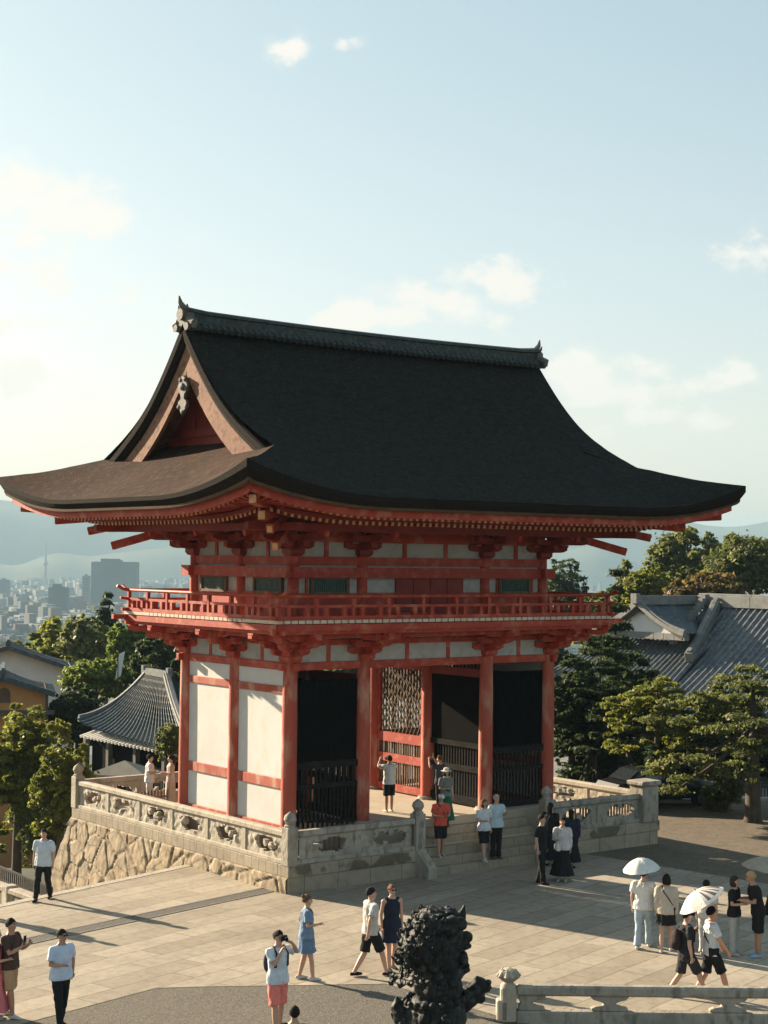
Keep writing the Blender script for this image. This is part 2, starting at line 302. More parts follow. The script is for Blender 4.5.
# columns
for iy,y in enumerate(YS):
    for ix,x in enumerate(XS):
        m=MB(); m.tube([(x,y,.08),(x,y,1.5),(x,y,3.2),(x,y,4.62)],[.215,.215,.21,.195],20)
        c=G(m,'column',M['vermcol'],smooth='auto')
        m=MB(); m.tube([(x,y,-.0),(x,y,.09)],[.33,.29],16); G(m,'column_base',M['stonedk'],c,smooth='auto')
def perimeter(y0,y1,x0,x1):
    return [((x0,y0),(x1,y0)),((x1,y0),(x1,y1)),((x1,y1),(x0,y1)),((x0,y1),(x0,y0))]
# head beams
m=MB()
for (a,b) in perimeter(0,A_,0,LX):
    m.bar((*a,4.50),(*b,4.50),.16,.22); m.bar((*a,5.15),(*b,5.15),.12,.17)
m.bar((-.35,0,4.502),(LX+.35,0,4.502),.155,.2); m.bar((-.35,A_,4.502),(LX+.35,A_,4.502),.155,.2)
for x in (0,LX): m.bar((x,-.35,4.498),(x,A_+.35,4.498),.155,.2)
for x in XS[1:3]: m.bar((x,.1,4.5),(x,A_-.1,4.5),.15,.22)
m.bar((.1,YC,4.5),(LX-.1,YC,4.5),.15,.22)
G(m,'head_beam',M['verm'],bevel=.012)
# plaster band above beams, struts
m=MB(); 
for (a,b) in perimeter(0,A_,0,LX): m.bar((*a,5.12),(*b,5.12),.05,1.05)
G(m,'plaster_band',M['plastershade'])
m=MB()
def struts(z0,z1,o=0,w=.13,ins=0):
    X0,X1,Y0,Y1=ins,LX-ins,ins,A_-ins
    for x in (B_/2,B_+C_/3,B_+2*C_/3,LX-B_/2):
        for y in (Y0,Y1): G(MB().box(x-w/2,x+w/2,y-.05,y+.05,z0,z1),'strut',M['verm'])
    for y in (A_/4,A_*3/4):
        for x in (X0,X1): G(MB().box(x-.05,x+.05,y-w/2,y+w/2,z0,z1),'strut',M['verm'])
struts(4.61,5.062); struts(5.237,5.6)
# left & right outer walls
for x in (0,LX):
    for k in range(2):
        y0,y1=YS[k]+.19,YS[k+1]-.19
        m=MB().box(x-.03,x+.03,y0,y1,.12,4.4); G(m,'plaster_panel',M['plaster'])
    m=MB()
    for z0,z1 in ((3.74,3.95),(1.12,1.40),(0.02,.13)):
        m.box(x-.075,x+.075,.18,A_-.18,z0,z1)
    G(m,'tie_rail',M['vermcol'],bevel=.01)
# ---- guardian niches (front and back of the narrow bays)
def niche(x0,x1,yf,yb):
    a,b=x0+.2,x1-.2
    # dark screen above, carved rail band, slats below : front
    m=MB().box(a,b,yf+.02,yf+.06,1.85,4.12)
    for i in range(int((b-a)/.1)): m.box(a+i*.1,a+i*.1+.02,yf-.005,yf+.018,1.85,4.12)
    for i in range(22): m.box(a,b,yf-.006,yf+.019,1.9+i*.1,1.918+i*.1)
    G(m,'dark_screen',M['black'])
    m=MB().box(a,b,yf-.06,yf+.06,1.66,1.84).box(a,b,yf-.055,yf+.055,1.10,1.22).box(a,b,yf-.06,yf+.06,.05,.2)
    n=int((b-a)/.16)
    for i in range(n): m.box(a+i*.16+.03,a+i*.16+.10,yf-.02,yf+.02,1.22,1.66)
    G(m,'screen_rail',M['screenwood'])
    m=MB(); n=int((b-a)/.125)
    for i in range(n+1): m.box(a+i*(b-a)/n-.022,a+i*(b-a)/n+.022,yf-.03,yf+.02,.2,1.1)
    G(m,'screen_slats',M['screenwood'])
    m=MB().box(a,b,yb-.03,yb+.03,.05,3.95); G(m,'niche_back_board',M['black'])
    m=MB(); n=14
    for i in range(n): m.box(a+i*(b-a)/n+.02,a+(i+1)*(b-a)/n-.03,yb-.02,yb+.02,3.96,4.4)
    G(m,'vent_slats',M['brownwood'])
niche(0,B_,0,YC); niche(B_+C_,LX,0,YC)
for (x0,x1) in ((0,B_),(B_+C_,LX)):   # rear face of the narrow bays
    m=MB(); a,b=x0+.2,x1-.2
    m.box(a,b,A_-.06,A_+.06,1.66,1.9).box(a,b,A_-.06,A_+.06,.05,.2)
    for i in range(18): m.box(a+i*(b-a)/17-.02,a+i*(b-a)/17+.02,A_-.025,A_+.025,.2,4.4)
    G(m,'rear_grille',M['brownwood'])
# side walls of the passage
for x,s in ((B_,1),(B_+C_,-1)):
    # front half: dark boards over grey rails
    a,b=.2,YC-.2
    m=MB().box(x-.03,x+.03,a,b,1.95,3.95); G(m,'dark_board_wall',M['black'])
    m=MB().box(x-.07,x+.07,a,b,1.78,1.94).box(x-.07,x+.07,a,b,1.05,1.22).box(x-.065,x+.065,a,b,.05,.3)
    for i in range(16): y=a+.06+i*.13; m.box(x-.02,x+.02,y,y+.06,1.22,1.78)
    for i in range(16): y=a+.06+i*.13; m.box(x-.025,x+.025,y,y+.07,.3,1.05)
    G(m,'passage_rail',M['screenwood'])
    m=MB().box(x-.08,x+.08,a,b,3.95,4.2); G(m,'passage_lintel',M['vermdk'])
    # rear half: red rails, diamond lattice, slats
    a,b=YC+.2,A_-.2
    m=MB().box(x-.075,x+.075,a,b,1.62,1.92).box(x-.075,x+.075,a,b,.98,1.24).box(x-.075,x+.075,a,b,.05,.28).box(x-.075,x+.075,a,b,4.0,4.38)
    m.box(x-.06,x+.06,a,a+.1,.28,4.0).box(x-.06,x+.06,b-.1,b,.28,4.0)
    G(m,'passage_rail',M['verm'])
    m=MB(); z0,z1=1.92,4.0; y0,y1=a+.1,b-.1; W_=y1-y0;H_=z1-z0; sp=.19
    for k in range(-12,26):
        for sg in (1,-1):
            c=y0+k*sp if sg>0 else y1-k*sp
            # line y=c+sg*t*.6 , z=z0+t
            t0,t1=0,H_; sl=.55*sg
            def cl_(t): return c+sl*t
            ts=sorted([(y0-c)/sl,(y1-c)/sl]); ta=max(0,ts[0]);tb=min(H_,ts[1])
            if tb-ta>.05: m.bar((x+.012*sg,cl_(ta),z0+ta),(x+.012*sg,cl_(tb),z0+tb),.028,.02,up=(1,0,0))
    G(m,'diamond_lattice',M['lattice'])
    m=MB()
    for i in range(19):
        y=y0+i*W_/18
        m.box(x-.02,x+.02,y-.02,y+.02,.28,.98); m.box(x-.02,x+.02,y-.018,y+.018,1.24,1.62)
    G(m,'lattice_slats',M['brownwood'])
m=MB().box(.1,LX-.1,.1,A_-.1,4.68,4.74); 
for i in range(30): x=.3+i*.31; m.box(x-.05,x+.05,.1,A_-.1,4.60,4.68)
G(m,'passage_ceiling',M['vermdk'])
# ---- bracket sets
def bracket(cx,cy,dirs,z0,steps,out,tier,lat,corner=False,mi='verm',tail=None):
    m=MB()
    def block(x,y,z,s=.2,h=.1):
        s*=1.25 if s<.3 else 1.12
        n=len(m.v); a=s/2*.72;b=s/2
        m.v+=[(x-a,y-a,z),(x+a,y-a,z),(x+a,y+a,z),(x-a,y+a,z),(x-b,y-b,z+h*.45),(x+b,y-b,z+h*.45),(x+b,y+b,z+h*.45),(x-b,y+b,z+h*.45),(x-b,y-b,z+h),(x+b,y-b,z+h),(x+b,y+b,z+h),(x-b,y+b,z+h)]
        for q in range(2):
            for k in range(4):
                i0=n+q*4+k;i1=n+q*4+(k+1)%4; m.f.append((i0,i1,i1+4,i0+4)); m.m.append(0)
        m.f.append((n+8,n+9,n+10,n+11)); m.m.append(0)
    block(cx,cy,z0,.42,.2)
    def arm(p,d,l0,l1,z,h=.13,w_=.13):
        # boat shaped arm: full height in the middle, curved up at both ends
        P=Vector(p);d=Vector(d);s=Vector((-d.y,d.x,0));n=len(m.v)
        prof=[(l0,h),(l0,h*.45),(l0+.1,h*.12),(l0+.22,0),(l1-.22,0),(l1-.1,h*.12),(l1,h*.45),(l1,h)]
        if l1-l0<.5: prof=[(l0,h),(l0,0),(l1-.14,0),(l1-.05,h*.2),(l1,h*.5),(l1,h)]
        for sg in (-1,1):
            for t,zz in prof: q=P+d*t+s*(sg*w_/2); m.v.append((q.x,q.y,z+zz))
        k=len(prof); m.f.append(tuple(n+i for i in range(k))); m.m.append(0); m.f.append(tuple(n+k+i for i in range(k-1,-1,-1))); m.m.append(0)
        for i in range(k):
            j=(i+1)%k; m.f.append((n+j,n+i,n+k+i,n+k+j)); m.m.append(0)
    for d in dirs:
        dv=Vector((d[0],d[1],0)); diag=abs(d[0])>.1 and abs(d[1])>.1
        dl=dv.normalized(); sc_=1.414 if diag else 1
        for k in range(steps):
            z=z0+.2+k*tier
            arm((cx,cy,0),dl,-.25,out*(k+1)*sc_+.14,z+(.006 if diag else 0),tier*.72,.19 if not diag else .22)
            if not diag:
                # lateral arms at this step
                px,py=cx+dl.x*out*k,cy+dl.y*out*k; sv=Vector((-dl.y,dl.x,0)); half=lat/2+.06*k
                arm((px,py,0),sv,-half,half,z+.003,tier*.72,.17)
                for t in (-half+.12,0,half-.12): block(px+sv.x*t,py+sv.y*t,z+tier*.62,.19,tier*.40)
            block(cx+dl.x*out*(k+1)*sc_,cy+dl.y*out*(k+1)*sc_,z+tier*.60,.2,tier*.41)
    return m
def dirs_at(x,y,x0,x1,y0,y1):
    d=[]
    if abs(x-x0)<.01: d.append((-1,0))
    if abs(x-x1)<.01: d.append((1,0))
    if abs(y-y0)<.01: d.append((0,-1))
    if abs(y-y1)<.01: d.append((0,1))
    if len(d)==2: d.append((d[0][0]+d[1][0],d[0][1]+d[1][1]))
    return d
for x in XS:
    for y in YS:
        d=dirs_at(x,y,0,LX,0,A_)
        if d: G(bracket(x,y,d,4.6,3,.40,.215,1.2),'bracket_set',M['verm'],bevel=0)
# purlins under the deck
m=MB()
for o_,z in ((.8,5.38),(1.22,5.52)):
    for a,b in perimeter(-o_,A_+o_,-o_,LX+o_): 
        d=(Vector((*b,0))-Vector((*a,0))).normalized()*.25
        m.bar((a[0]-d.x,a[1]-d.y,z),(b[0]+d.x,b[1]+d.y,z),.14,.15)
G(m,'deck_purlin',M['verm'],bevel=.01)
# ---- deck
DK=1.4
m=MB().box(-DK+.12,LX+DK-.12,-DK+.12,A_+DK-.12,5.62,5.735); G(m,'deck_slab',M['verm'])
m=MB(); X0,X1,Y0,Y1=-DK,LX+DK,-DK,A_+DK; bw=.235
n=int((X1-X0)/bw)
for i in range(n):
    x=X0+i*(X1-X0)/n; q=(X1-X0)/n-.04
    for ya,yb in ((Y0,.1),(A_-.1,Y1)): m.box(x,x+q,ya,yb,5.74,5.83)
n=int((A_-.2)/bw)
for i in range(n):
    y=.1+i*(A_-.2)/n; q=(A_-.2)/n-.04
    for xa,xb in ((X0,.1),(LX-.1,X1)): m.box(xa,xb,y,y+q,5.74,5.83)
G(m,'deck_boards',M['deckboard'])
m=MB()
for a,b in perimeter(Y0+.06,Y1-.06,X0+.06,X1-.06): m.bar((*a,5.63),(*b,5.63),.1,.17)
m.box(LX+DK-.1,LX+DK+.45,-DK+.02,-DK+.16,5.60,5.74); m.box(-DK-.45,-DK+.1,A_+DK-.16,A_+DK-.02,5.60,5.74)
G(m,'deck_fascia',M['verm'])
# ---- railing
def rail_side(a,b):
    a=Vector(a);b=Vector(b);d=(b-a).normalized();Ln=(b-a).length
    m=MB(); up_=Vector((0,0,1))
    pts=[a-d*.42+up_*.13,a-d*.2+up_*.03]+[a+d*(Ln*i/8) for i in range(9)]+[b+d*.2+up_*.03,b+d*.42+up_*.13]
    m.tube([p+Vector((0,0,6.47)) for p in pts],.048,8)
    e=[a-d*.3+up_*.04,a,b,b+d*.3+up_*.04]
    for i in range(3): m.bar(e[i]+Vector((0,0,6.20)),e[i+1]+Vector((0,0,6.20)),.075,.075)
    m.bar(a-d*.25+Vector((0,0,5.89)),b+d*.25+Vector((0,0,5.89)),.11,.1)
    G(m,'railing',M['verm'],smooth='auto')
    n=max(2,round(Ln/1.18))
    for i in range(n):
        p=a+d*(Ln*i/n); G(MB().box(p.x-.05,p.x+.05,p.y-.05,p.y+.05,5.84,6.42),'railing_post',M['verm'])
    for i in range(n*2):
        p=a+d*(Ln*(i+.5)/(n*2)); G(MB().box(p.x-.06,p.x+.06,p.y-.06,p.y+.06,5.94,6.16),'railing_strut',M['verm'])
r_=DK-.1
for a,b in perimeter(-r_,A_+r_,-r_,LX+r_): rail_side((*a,0),(*b,0))
# ---- upper storey
I_=.15; UX=[I_,B_,B_+C_,LX-I_]; UY=[I_,YC,A_-I_]
for y in UY:
    for x in UX:
        if y==YC and x in UX[1:3]: continue
        m=MB().tube([(x,y,5.83),(x,y,7.62)],[.175,.165],16); G(m,'upper_column',M['verm'],smooth='auto')
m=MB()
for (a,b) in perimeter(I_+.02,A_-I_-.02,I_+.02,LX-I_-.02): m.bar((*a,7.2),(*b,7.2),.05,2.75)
G(m,'upper_wall',M['plastershade'])
m=MB()
for (a,b) in perimeter(I_,A_-I_,I_,LX-I_):
    a=Vector((*a,0));b=Vector((*b,0));d=(b-a).normalized()*.38
    m.bar(a-d+Vector((0,0,7.10)),b+d+Vector((0,0,7.10)),.42,.3); m.bar(a+Vector((0,0,7.42)),b+Vector((0,0,7.42)),.16,.24)
    m.bar(a+Vector((0,0,8.30)),b+Vector((0,0,8.30)),.12,.70); m.bar(a+Vector((0,0,8.06)),b+Vector((0,0,8.06)),.17,.14); m.bar(a+Vector((0,0,8.36)),b+Vector((0,0,8.36)),.17,.12)
    m.bar(a+Vector((0,0,6.46)),b+Vector((0,0,6.46)),.13,.14); m.bar(a+Vector((0,0,5.92)),b+Vector((0,0,5.92)),.14,.18)
    m.bar(a+Vector((0,0,6.2)),b+Vector((0,0,6.2)),.08,.4)
G(m,'upper_beam',M['verm'])
struts(7.54,7.96,ins=I_)
for x0_,x1_ in ((.55,.62),(1.98,2.06),(LX-.62,LX-.55),(LX-2.06,LX-1.98)):
    for y in (I_,A_-I_): G(MB().box(x0_,x1_,y-.06,y+.06,6.53,7.07),'window_post',M['verm'])
# windows
def window(p0,p1,nrm):
    p0=Vector(p0);p1=Vector(p1);d=(p1-p0).normalized();nv=Vector(nrm)
    m=MB()
    for z in (6.52,6.93): m.bar(p0+Vector((0,0,z))+nv*.05,p1+Vector((0,0,z))+nv*.05,.12,.075)
    for p in (p0,p1): m.bar(p+Vector((0,0,6.49))+nv*.05,p+Vector((0,0,6.96))+nv*.05,.12,.085,up=d)
    f=G(m,'window_frame',M['brownwood'])
    m=MB().bar(p0+Vector((0,0,6.72))+nv*.035,p1+Vector((0,0,6.72))+nv*.035,.02,.38)
    n=int((p1-p0).length/.06)
    for i in range(n): q=p0.lerp(p1,(i+.5)/n); m.bar(q+Vector((0,0,6.55))+nv*.055,q+Vector((0,0,6.9))+nv*.055,.03,.03)
    G(m,'window_lattice',M['win'],f)
for y,n in ((I_,(0,-1,0)),(A_-I_,(0,1,0))):
    window((.74,y,0),(1.96,y,0),n); window((LX-1.96,y,0),(LX-.74,y,0),n)
for x,n in ((I_,(-1,0,0)),(LX-I_,(1,0,0))):
    window((x,.62,0),(x,1.98,0),n); window((x,A_-1.98,0),(x,A_-.62,0),n)
for y,s in ((I_,-1),(A_-I_,1)):
    m=MB()
    for i in range(4):
        xa=3.72+i*.64; m.box(xa,xa+.62,min(y,y+s*.09),max(y,y+s*.09),5.96,7.06)
    G(m,'double_door',M['vermdk'],bevel=.01)
# upper brackets with tail rafters
for x in UX:
    for y in UY:
        d=dirs_at(x,y,I_,LX-I_,I_,A_-I_)
        if not d: continue
        br=G(bracket(x,y,d,7.55,3,.46,.235,1.3),'upper_bracket_set',M['vermdk'])  # darker red paints the shade under the eaves into the brackets
        m=MB()
        for dd in d:
            diag=abs(dd[0])+abs(dd[1])>1
            v=Vector((dd[0],dd[1],0)); 
            if diag:
                c0=Vector((x,y,0))
                for (t,z,t0,z0) in ((2.25,8.24,.3,8.85),(1.72,7.80,.3,8.42)):
                    m.bar(c0+v*t0+Vector((0,0,z0)),c0+v*(t+.12)+Vector((0,0,z)),.19,.24)
            else:
                m.bar(Vector((x,y,8.62)),Vector((x,y,0))+v*1.62+Vector((0,0,8.16)),.13,.16)
        G(m,'tail_rafter',M['verm'],br)
        if len(d)==3:
            m=MB(); dd=d[2]; c0=Vector((x,y,0)); v=Vector((dd[0],dd[1],0))
            for t,z in ((2.375,8.228),(1.845,7.79)): 
                p=c0+v*t; a=c0+v*(t-.012); m.bar(a+Vector((0,0,z)),p+Vector((0,0,z-.006)),.14,.19)
            G(m,'rafter_end_plate',M['tip'],br)
# ---- roof
EO=4.25; EX0,EX1,EY0,EY1=-EO,LX+EO,-EO,A_+EO; HF=YC+EO; XV=1.92
PD=[(0,9.08),(1,9.50),(2,10.02),(2.6,10.32),(3.5,10.82),(4.3,11.32),(5,11.86),(5.6,12.45),(6.2,13.12),(6.6,13.62),(7.0,14.12)]
def P(d):
    d=max(0,min(7,d))
    for (a,za),(b,zb) in zip(PD,PD[1:]):
        if d<=b: 
            t=(d-a)/(b-a); return za+(zb-za)*t
    return PD[-1][1]
_xs=np.linspace(0,7,141); _ps=np.array([P(q) for q in _xs]); _k=np.hanning(25);_k/=_k.sum()
_pp=np.concatenate([_ps[0]+(_xs[-12:]-_xs[-1]-.05)*.45,_ps,_ps[-1]+np.arange(1,13)*.05*1.25]); _ps=np.convolve(_pp,_k,'valid')
def P(d): return float(np.interp(d,_xs,_ps))
def dist(x,y): return min(y-EY0,EY1-y),min(x-EX0,EX1-x)
def upt(x,y):
    df,ds=dist(x,y); lo,hi=min(df,ds),max(df,ds)
    s=max(0,hi-lo); return .80*max(0,1-s/4.6)**2.1*max(0,1-lo/4.2)**1.5
def ztop(x,y,side=False):
    df,ds=dist(x,y); return P(ds if side else min(df,ds))+upt(x,y)
def thick(x,y): return .26+.17*upt(x,y)/.8
def grid_axis(a,b,n,ends=True):
    t=np.linspace(0,1,n+1); return [a+(b-a)*float(q) for q in t]
m=MB()
# main slopes (front/back) between the verges, ds>=df on the hips
ys=[EY0+HF*q/44 for q in range(45)]
for side in (0,1):
    rows=[]
    for q in range(49):
        d=HF*q/48; y=EY0+d if side==0 else EY1-d
        xa=max(EX0+d,-XV) if EX0+d<-XV else -XV; xa=EX0+d if EX0+d<-XV else -XV; xb=EX1-(xa-EX0)
        rows.append([(xa+(xb-xa)*j/72,y,P(d)+upt(xa+(xb-xa)*j/72,y)+.018*noise.noise(Vector((j*.35,q*.4,side*9)))) for j in range(73)])
    m.grid(rows,0,flip=bool(side))
G(m,'thatched_main_slope',M['thatch'],smooth=True)
m=MB()
SK=3.55
for side in (0,1):
    rows=[]
    for q in range(29):
        s=SK*q/28; x=EX0+s if side==0 else EX1-s
        ya,yb=EY0+min(s,EO-XV)+max(0,s-(EO-XV))*.9,EY1-min(s,EO-XV)-max(0,s-(EO-XV))*.9
        rows.append([(x,ya+(yb-ya)*j/60,P(s)*1.0+upt(x,ya+(yb-ya)*j/60)-(.02 if s>EO-XV else 0)) for j in range(61)])
    m=MB(); m.grid(rows,0,flip=not side); G(m,'thatched_side_skirt',M['thatchskirt'],smooth=True)
# eave edge: layered thickness following the curve
def ring(off,dz,n=64):
    pts=[]
    cs=[(EX0,EY0),(EX1,EY0),(EX1,EY1),(EX0,EY1)]
    for k in range(4):
        (xa,ya),(xb,yb)=cs[k],cs[(k+1)%4]
        for j in range(n):
            t=j/n; t=.5-.5*math.cos(PI*t) if False else t
            x,y=xa+(xb-xa)*t,ya+(yb-ya)*t; z=ztop(x,y); th=thick(x,y)
            # inward offset
            xi=min(max(x,EX0+off),EX1-off); yi=min(max(y,EY0+off),EY1-off)
            pts.append((xi,yi,z+dz(th)))
    pts.append(pts[0]); return pts
m=MB(); m.grid([ring(0,lambda t:0),ring(-.03,lambda t:-.02),ring(.0,lambda t:-t*.45),ring(.08,lambda t:-t*.8),ring(.13,lambda t:-t)],0)
G(m,'thatch_edge',M['thatchedge'])
m=MB(); m.grid([ring(.13,lambda t:-t),ring(.11,lambda t:-t-.005),ring(.13,lambda t:-t-.075),ring(.3,lambda t:-t-.075)],0)
G(m,'eave_lip',M['lip'])
m=MB(); m.grid([ring(.3,lambda t:-t-.075),ring(.30,lambda t:-t-.26),ring(.36,lambda t:-t-.262),ring(.36,lambda t:-t-.08)],0)
m.grid([ring(.36,lambda t:-t-.12),ring(1.3,lambda t:-t-.06),ring(2.2,lambda t:-t+.06),ring(3.2,lambda t:-t+.16),ring(4.3,lambda t:-t+.2)],0)
G(m,'eave_fascia',M['verm'])
# rafters (two tiers) - closely spaced repeated bars read as one tier each
def rafters(inn,outt,z_in,z_out,w_,h_,sp,tipm=True):
    m=MB()
    def one(p_out,p_in):
        m.bar(p_in,p_out,w_,h_)
        d=(Vector(p_out)-Vector(p_in)).normalized(); m.bar(Vector(p_out)-d*.004,Vector(p_out)+d*.012,w_*.98,h_*.98,1)
    def ze(x,y): return ztop(min(max(x,EX0),EX1),min(max(y,EY0),EY1))-9.08
    n=int((LX+2*outt)/sp)
    for i in range(n+1):
        x=-outt+(LX+2*outt)*i/n
        xi=min(max(x,-outt),LX+outt)
        over=max(0,-x,x-LX)
        if over>outt-.08: continue
        inn_=max(inn,over)
        for s in (0,1):
            yo=-outt if s==0 else A_+outt; yi=-inn_ if s==0 else A_+inn_
            ey=EY0 if s==0 else EY1; u=upt(x,ey)
            one((x,yo,z_out+u*.92),(x,yi,z_in+(z_out-z_in)*(inn_-inn)/(outt-inn)+u*.55 if over>0 else z_in))
    n=int((A_+2*outt)/sp)
    for i in range(n+1):
        y=-outt+(A_+2*outt)*i/n; over=max(0,-y,y-A_)
        if over>outt-.08: continue
        inn_=max(inn,over)
        for s in (0,1):
            xo=-outt if s==0 else LX+outt; xi=-inn_ if s==0 else LX+inn_
            ex=EX0 if s==0 else EX1; u=upt(ex,y)
            one((xo,y,z_out+u*.92),(xi,y,z_in+(z_out-z_in)*(inn_-inn)/(outt-inn)+u*.55 if over>0 else z_in))
    return m
m=rafters(1.6,3.78,8.86,8.555,.085,.10,.215); G(m,'flying_rafter_tier',[M['verm'],M['tip']])
m=rafters(.0,2.75,9.05,8.44,.09,.11,.215); G(m,'base_rafter_tier',[M['vermdk'],M['tip']])  # base tier coloured darker to deepen the eave shade
m=MB()
for a,b in perimeter(-1.42,A_+1.42,-1.42,LX+1.42):
    a=Vector((*a,0));b=Vector((*b,0));d=(b-a).normalized()*1.0
    m.bar(a-d+Vector((0,0,8.33)),b+d+Vector((0,0,8.33)),.17,.2)
for a,b in perimeter(-2.85,A_+2.85,-2.85,LX+2.85):
    a=Vector((*a,0));b=Vector((*b,0)); K=24
    def q(t):
        p=a.lerp(b,t); x=min(max(p.x,-2.85),LX+2.85); y=p.y
        ex=EX0 if abs(p.x+2.85)<.01 else (EX1 if abs(p.x-LX-2.85)<.01 else p.x); ey=EY0 if abs(p.y+2.85)<.01 else (EY1 if abs(p.y-A_-2.85)<.01 else p.y)
        return Vector((p.x,p.y,8.53+.8*upt(ex,ey)))
    for i in range(K): m.bar(q(i/K),q((i+1)/K),.09,.1)
G(m,'eave_purlin',M['vermdk'])  # purlins take the darker red as painted eave shade
# corner hip rafters
for (cx,cy_,dx,dy) in ((0,0,-1,-1),(LX,0,1,-1),(LX,A_,1,1),(0,A_,-1,1)):
    m=MB(); c0=Vector((cx,cy_,0)); v=Vector((dx,dy,0))
    m.bar(c0+Vector((0,0,8.9)),c0+v*2.95+Vector((0,0,8.56)),.2,.25); m.bar(c0+v*1.9+Vector((0,0,8.80)),c0+v*3.72+Vector((0,0,8.93)),.2,.24)
    h=G(m,'hip_rafter',M['verm'])
    m=MB(); m.bar(c0+v*2.95+Vector((0,0,8.56)),c0+v*2.965+Vector((0,0,8.56)),.17,.21); m.bar(c0+v*3.72+Vector((0,0,8.93)),c0+v*3.735+Vector((0,0,8.93)),.17,.2); G(m,'rafter_end_plate',M['tip'],h)
# verge, bargeboards, gable wall, pendant
for side in (0,1):
    sg=-1 if side==0 else 1; xv=-XV if side==0 else LX+XV
    def X(o): return xv-sg*o      # o metres inwards
    ds=[EO-XV+ (HF-(EO-XV))*q/40 for q in range(41)]
    m=MB()
    for fb in (0,1):
        def Y(d): return EY0+d if fb==0 else EY1-d
        def nrm(d):
            s=(P(d+.05)-P(d-.05))/.1; return Vector((0,(1 if fb else -1)*s,1)).normalized()
        fl=(side==0)==(fb==0)
        def pt(d,x,t): n_=nrm(d); p=Vector((x,Y(d),P(d)))-n_*t; 
        rowsA=[]
        for x_,t in ((X(.0),.0),(X(-.05),.04),(X(-.05),.22),(X(.04),.36),(X(.16),.40)):
            r=[]
            for d in ds:
                n_=nrm(d); th=t
                p=Vector((x_,Y(d),P(d)))-n_*th
                if fb==0: p.y=min(p.y,YC)
                else: p.y=max(p.y,YC)
                r.append(p)
            rowsA.append(r)
        m.grid(rowsA,0,flip=fl)
    G(m,'verge_thatch',M['thatchedge'],smooth=False)
    m=MB()
    for fb in (0,1):
        def Y(d): return EY0+d if fb==0 else EY1-d
        rows=[]
        dd=[EO-XV+.28+(HF-(EO-XV)-.28)*q/30 for q in range(31)]
        for (x_,t0) in ((X(.16),.38),(X(.10),.40),(X(.10),None),(X(.22),None),(X(.22),.38)):
            r=[]
            for i,d in enumerate(dd):
                s=(P(min(d+.05,7))-P(d-.05))/.1; n_=Vector((0,(1 if fb else -1)*s,1)).normalized()
                wd=.88-.2*(i/30) 
                t=t0 if t0 is not None else .38+wd*.75
                p=Vector((x_,Y(d),P(d)))-n_*t
                p.y=min(p.y,YC) if fb==0 else max(p.y,YC)
                r.append(p)
            rows.append(r)
        m.grid(rows,0,flip=(side==0)==(fb==0))
    G(m,'gable_board',M['hafu'])
    # recessed gable wall
    xg=X(1.05); m=MB(); pts=[]
    for q in range(31):
        d=2.6+(HF-2.6)*q/30; pts.append((xg,EY0+d,P(d)-.3))
    for q in range(29,-1,-1):
        d=2.6+(HF-2.6)*q/30; pts.append((xg,EY1-d,P(d)-.3))
    m.poly(pts if side else pts[::-1]); 
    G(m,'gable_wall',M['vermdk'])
    m=MB(); zc=11.25
    m.box(xg-.08,xg+.08,YC-2.2,YC+2.2,10.98,11.2); m.box(xg-.08,xg+.08,YC-1.3,YC+1.3,11.95,12.12)
    for y in (YC-1.05,YC,YC+1.05): m.box(xg-.09,xg+.09,y-.1,y+.1,11.2,11.95)
    m.box(xg-.07,xg+.07,YC-.1,YC+.1,12.1,13.1)
    G(m,'gable_frame',M['vermdk'])
    # soffit boards under the verge
    m=MB()
    for fb in (0,1):
        rows=[]
        for x_ in (X(.18),X(1.05)):
            r=[]
            for q in range(25):
                d=2.7+(HF-2.7)*q/24; y=EY0+d if fb==0 else EY1-d; r.append((x_,y,P(d)-.46-.1*(q/24)))
            rows.append(r)
        m.grid(rows,0,flip=(side==0)==(fb==0))
    G(m,'verge_soffit',M['hafu'])
    # carved pendant (gegyo)
    m=MB(); xo=X(.02); shp=[(0,.52),(.17,.40),(.30,.16),(.24,-.02),(.12,-.12),(.10,-.26),(.26,-.36),(.27,-.54),(.12,-.66),(0,-.80)]
    shp=shp+[(-a,b) for a,b in shp[-2:0:-1]]
    z0=12.18; shp=[(a*.85,b*.85) for a,b in shp]; n=len(m.v); k=len(shp)
    for xx in (xo-.045,xo+.045): m.v+=[(xx,YC+a,z0+b) for a,b in shp]
    m.f.append(tuple(n+i for i in range(k))); m.m.append(0); m.f.append(tuple(n+k+i for i in range(k-1,-1,-1))); m.m.append(0)
    for i in range(k): j=(i+1)%k; m.f.append((n+j,n+i,n+k+i,n+k+j)); m.m.append(0)
    m.ball((xo+sg*.05,YC,z0+.12),(.06,.11,.11)); 
    for a,b in ((.2,-.45),(-.2,-.45),(0,-.6),(.12,.32),(-.12,.32)): m.ball((xo+sg*.04,YC+a,z0+b),(.04,.07,.07),8,5)
    G(m,'gable_pendant',M['orn'])
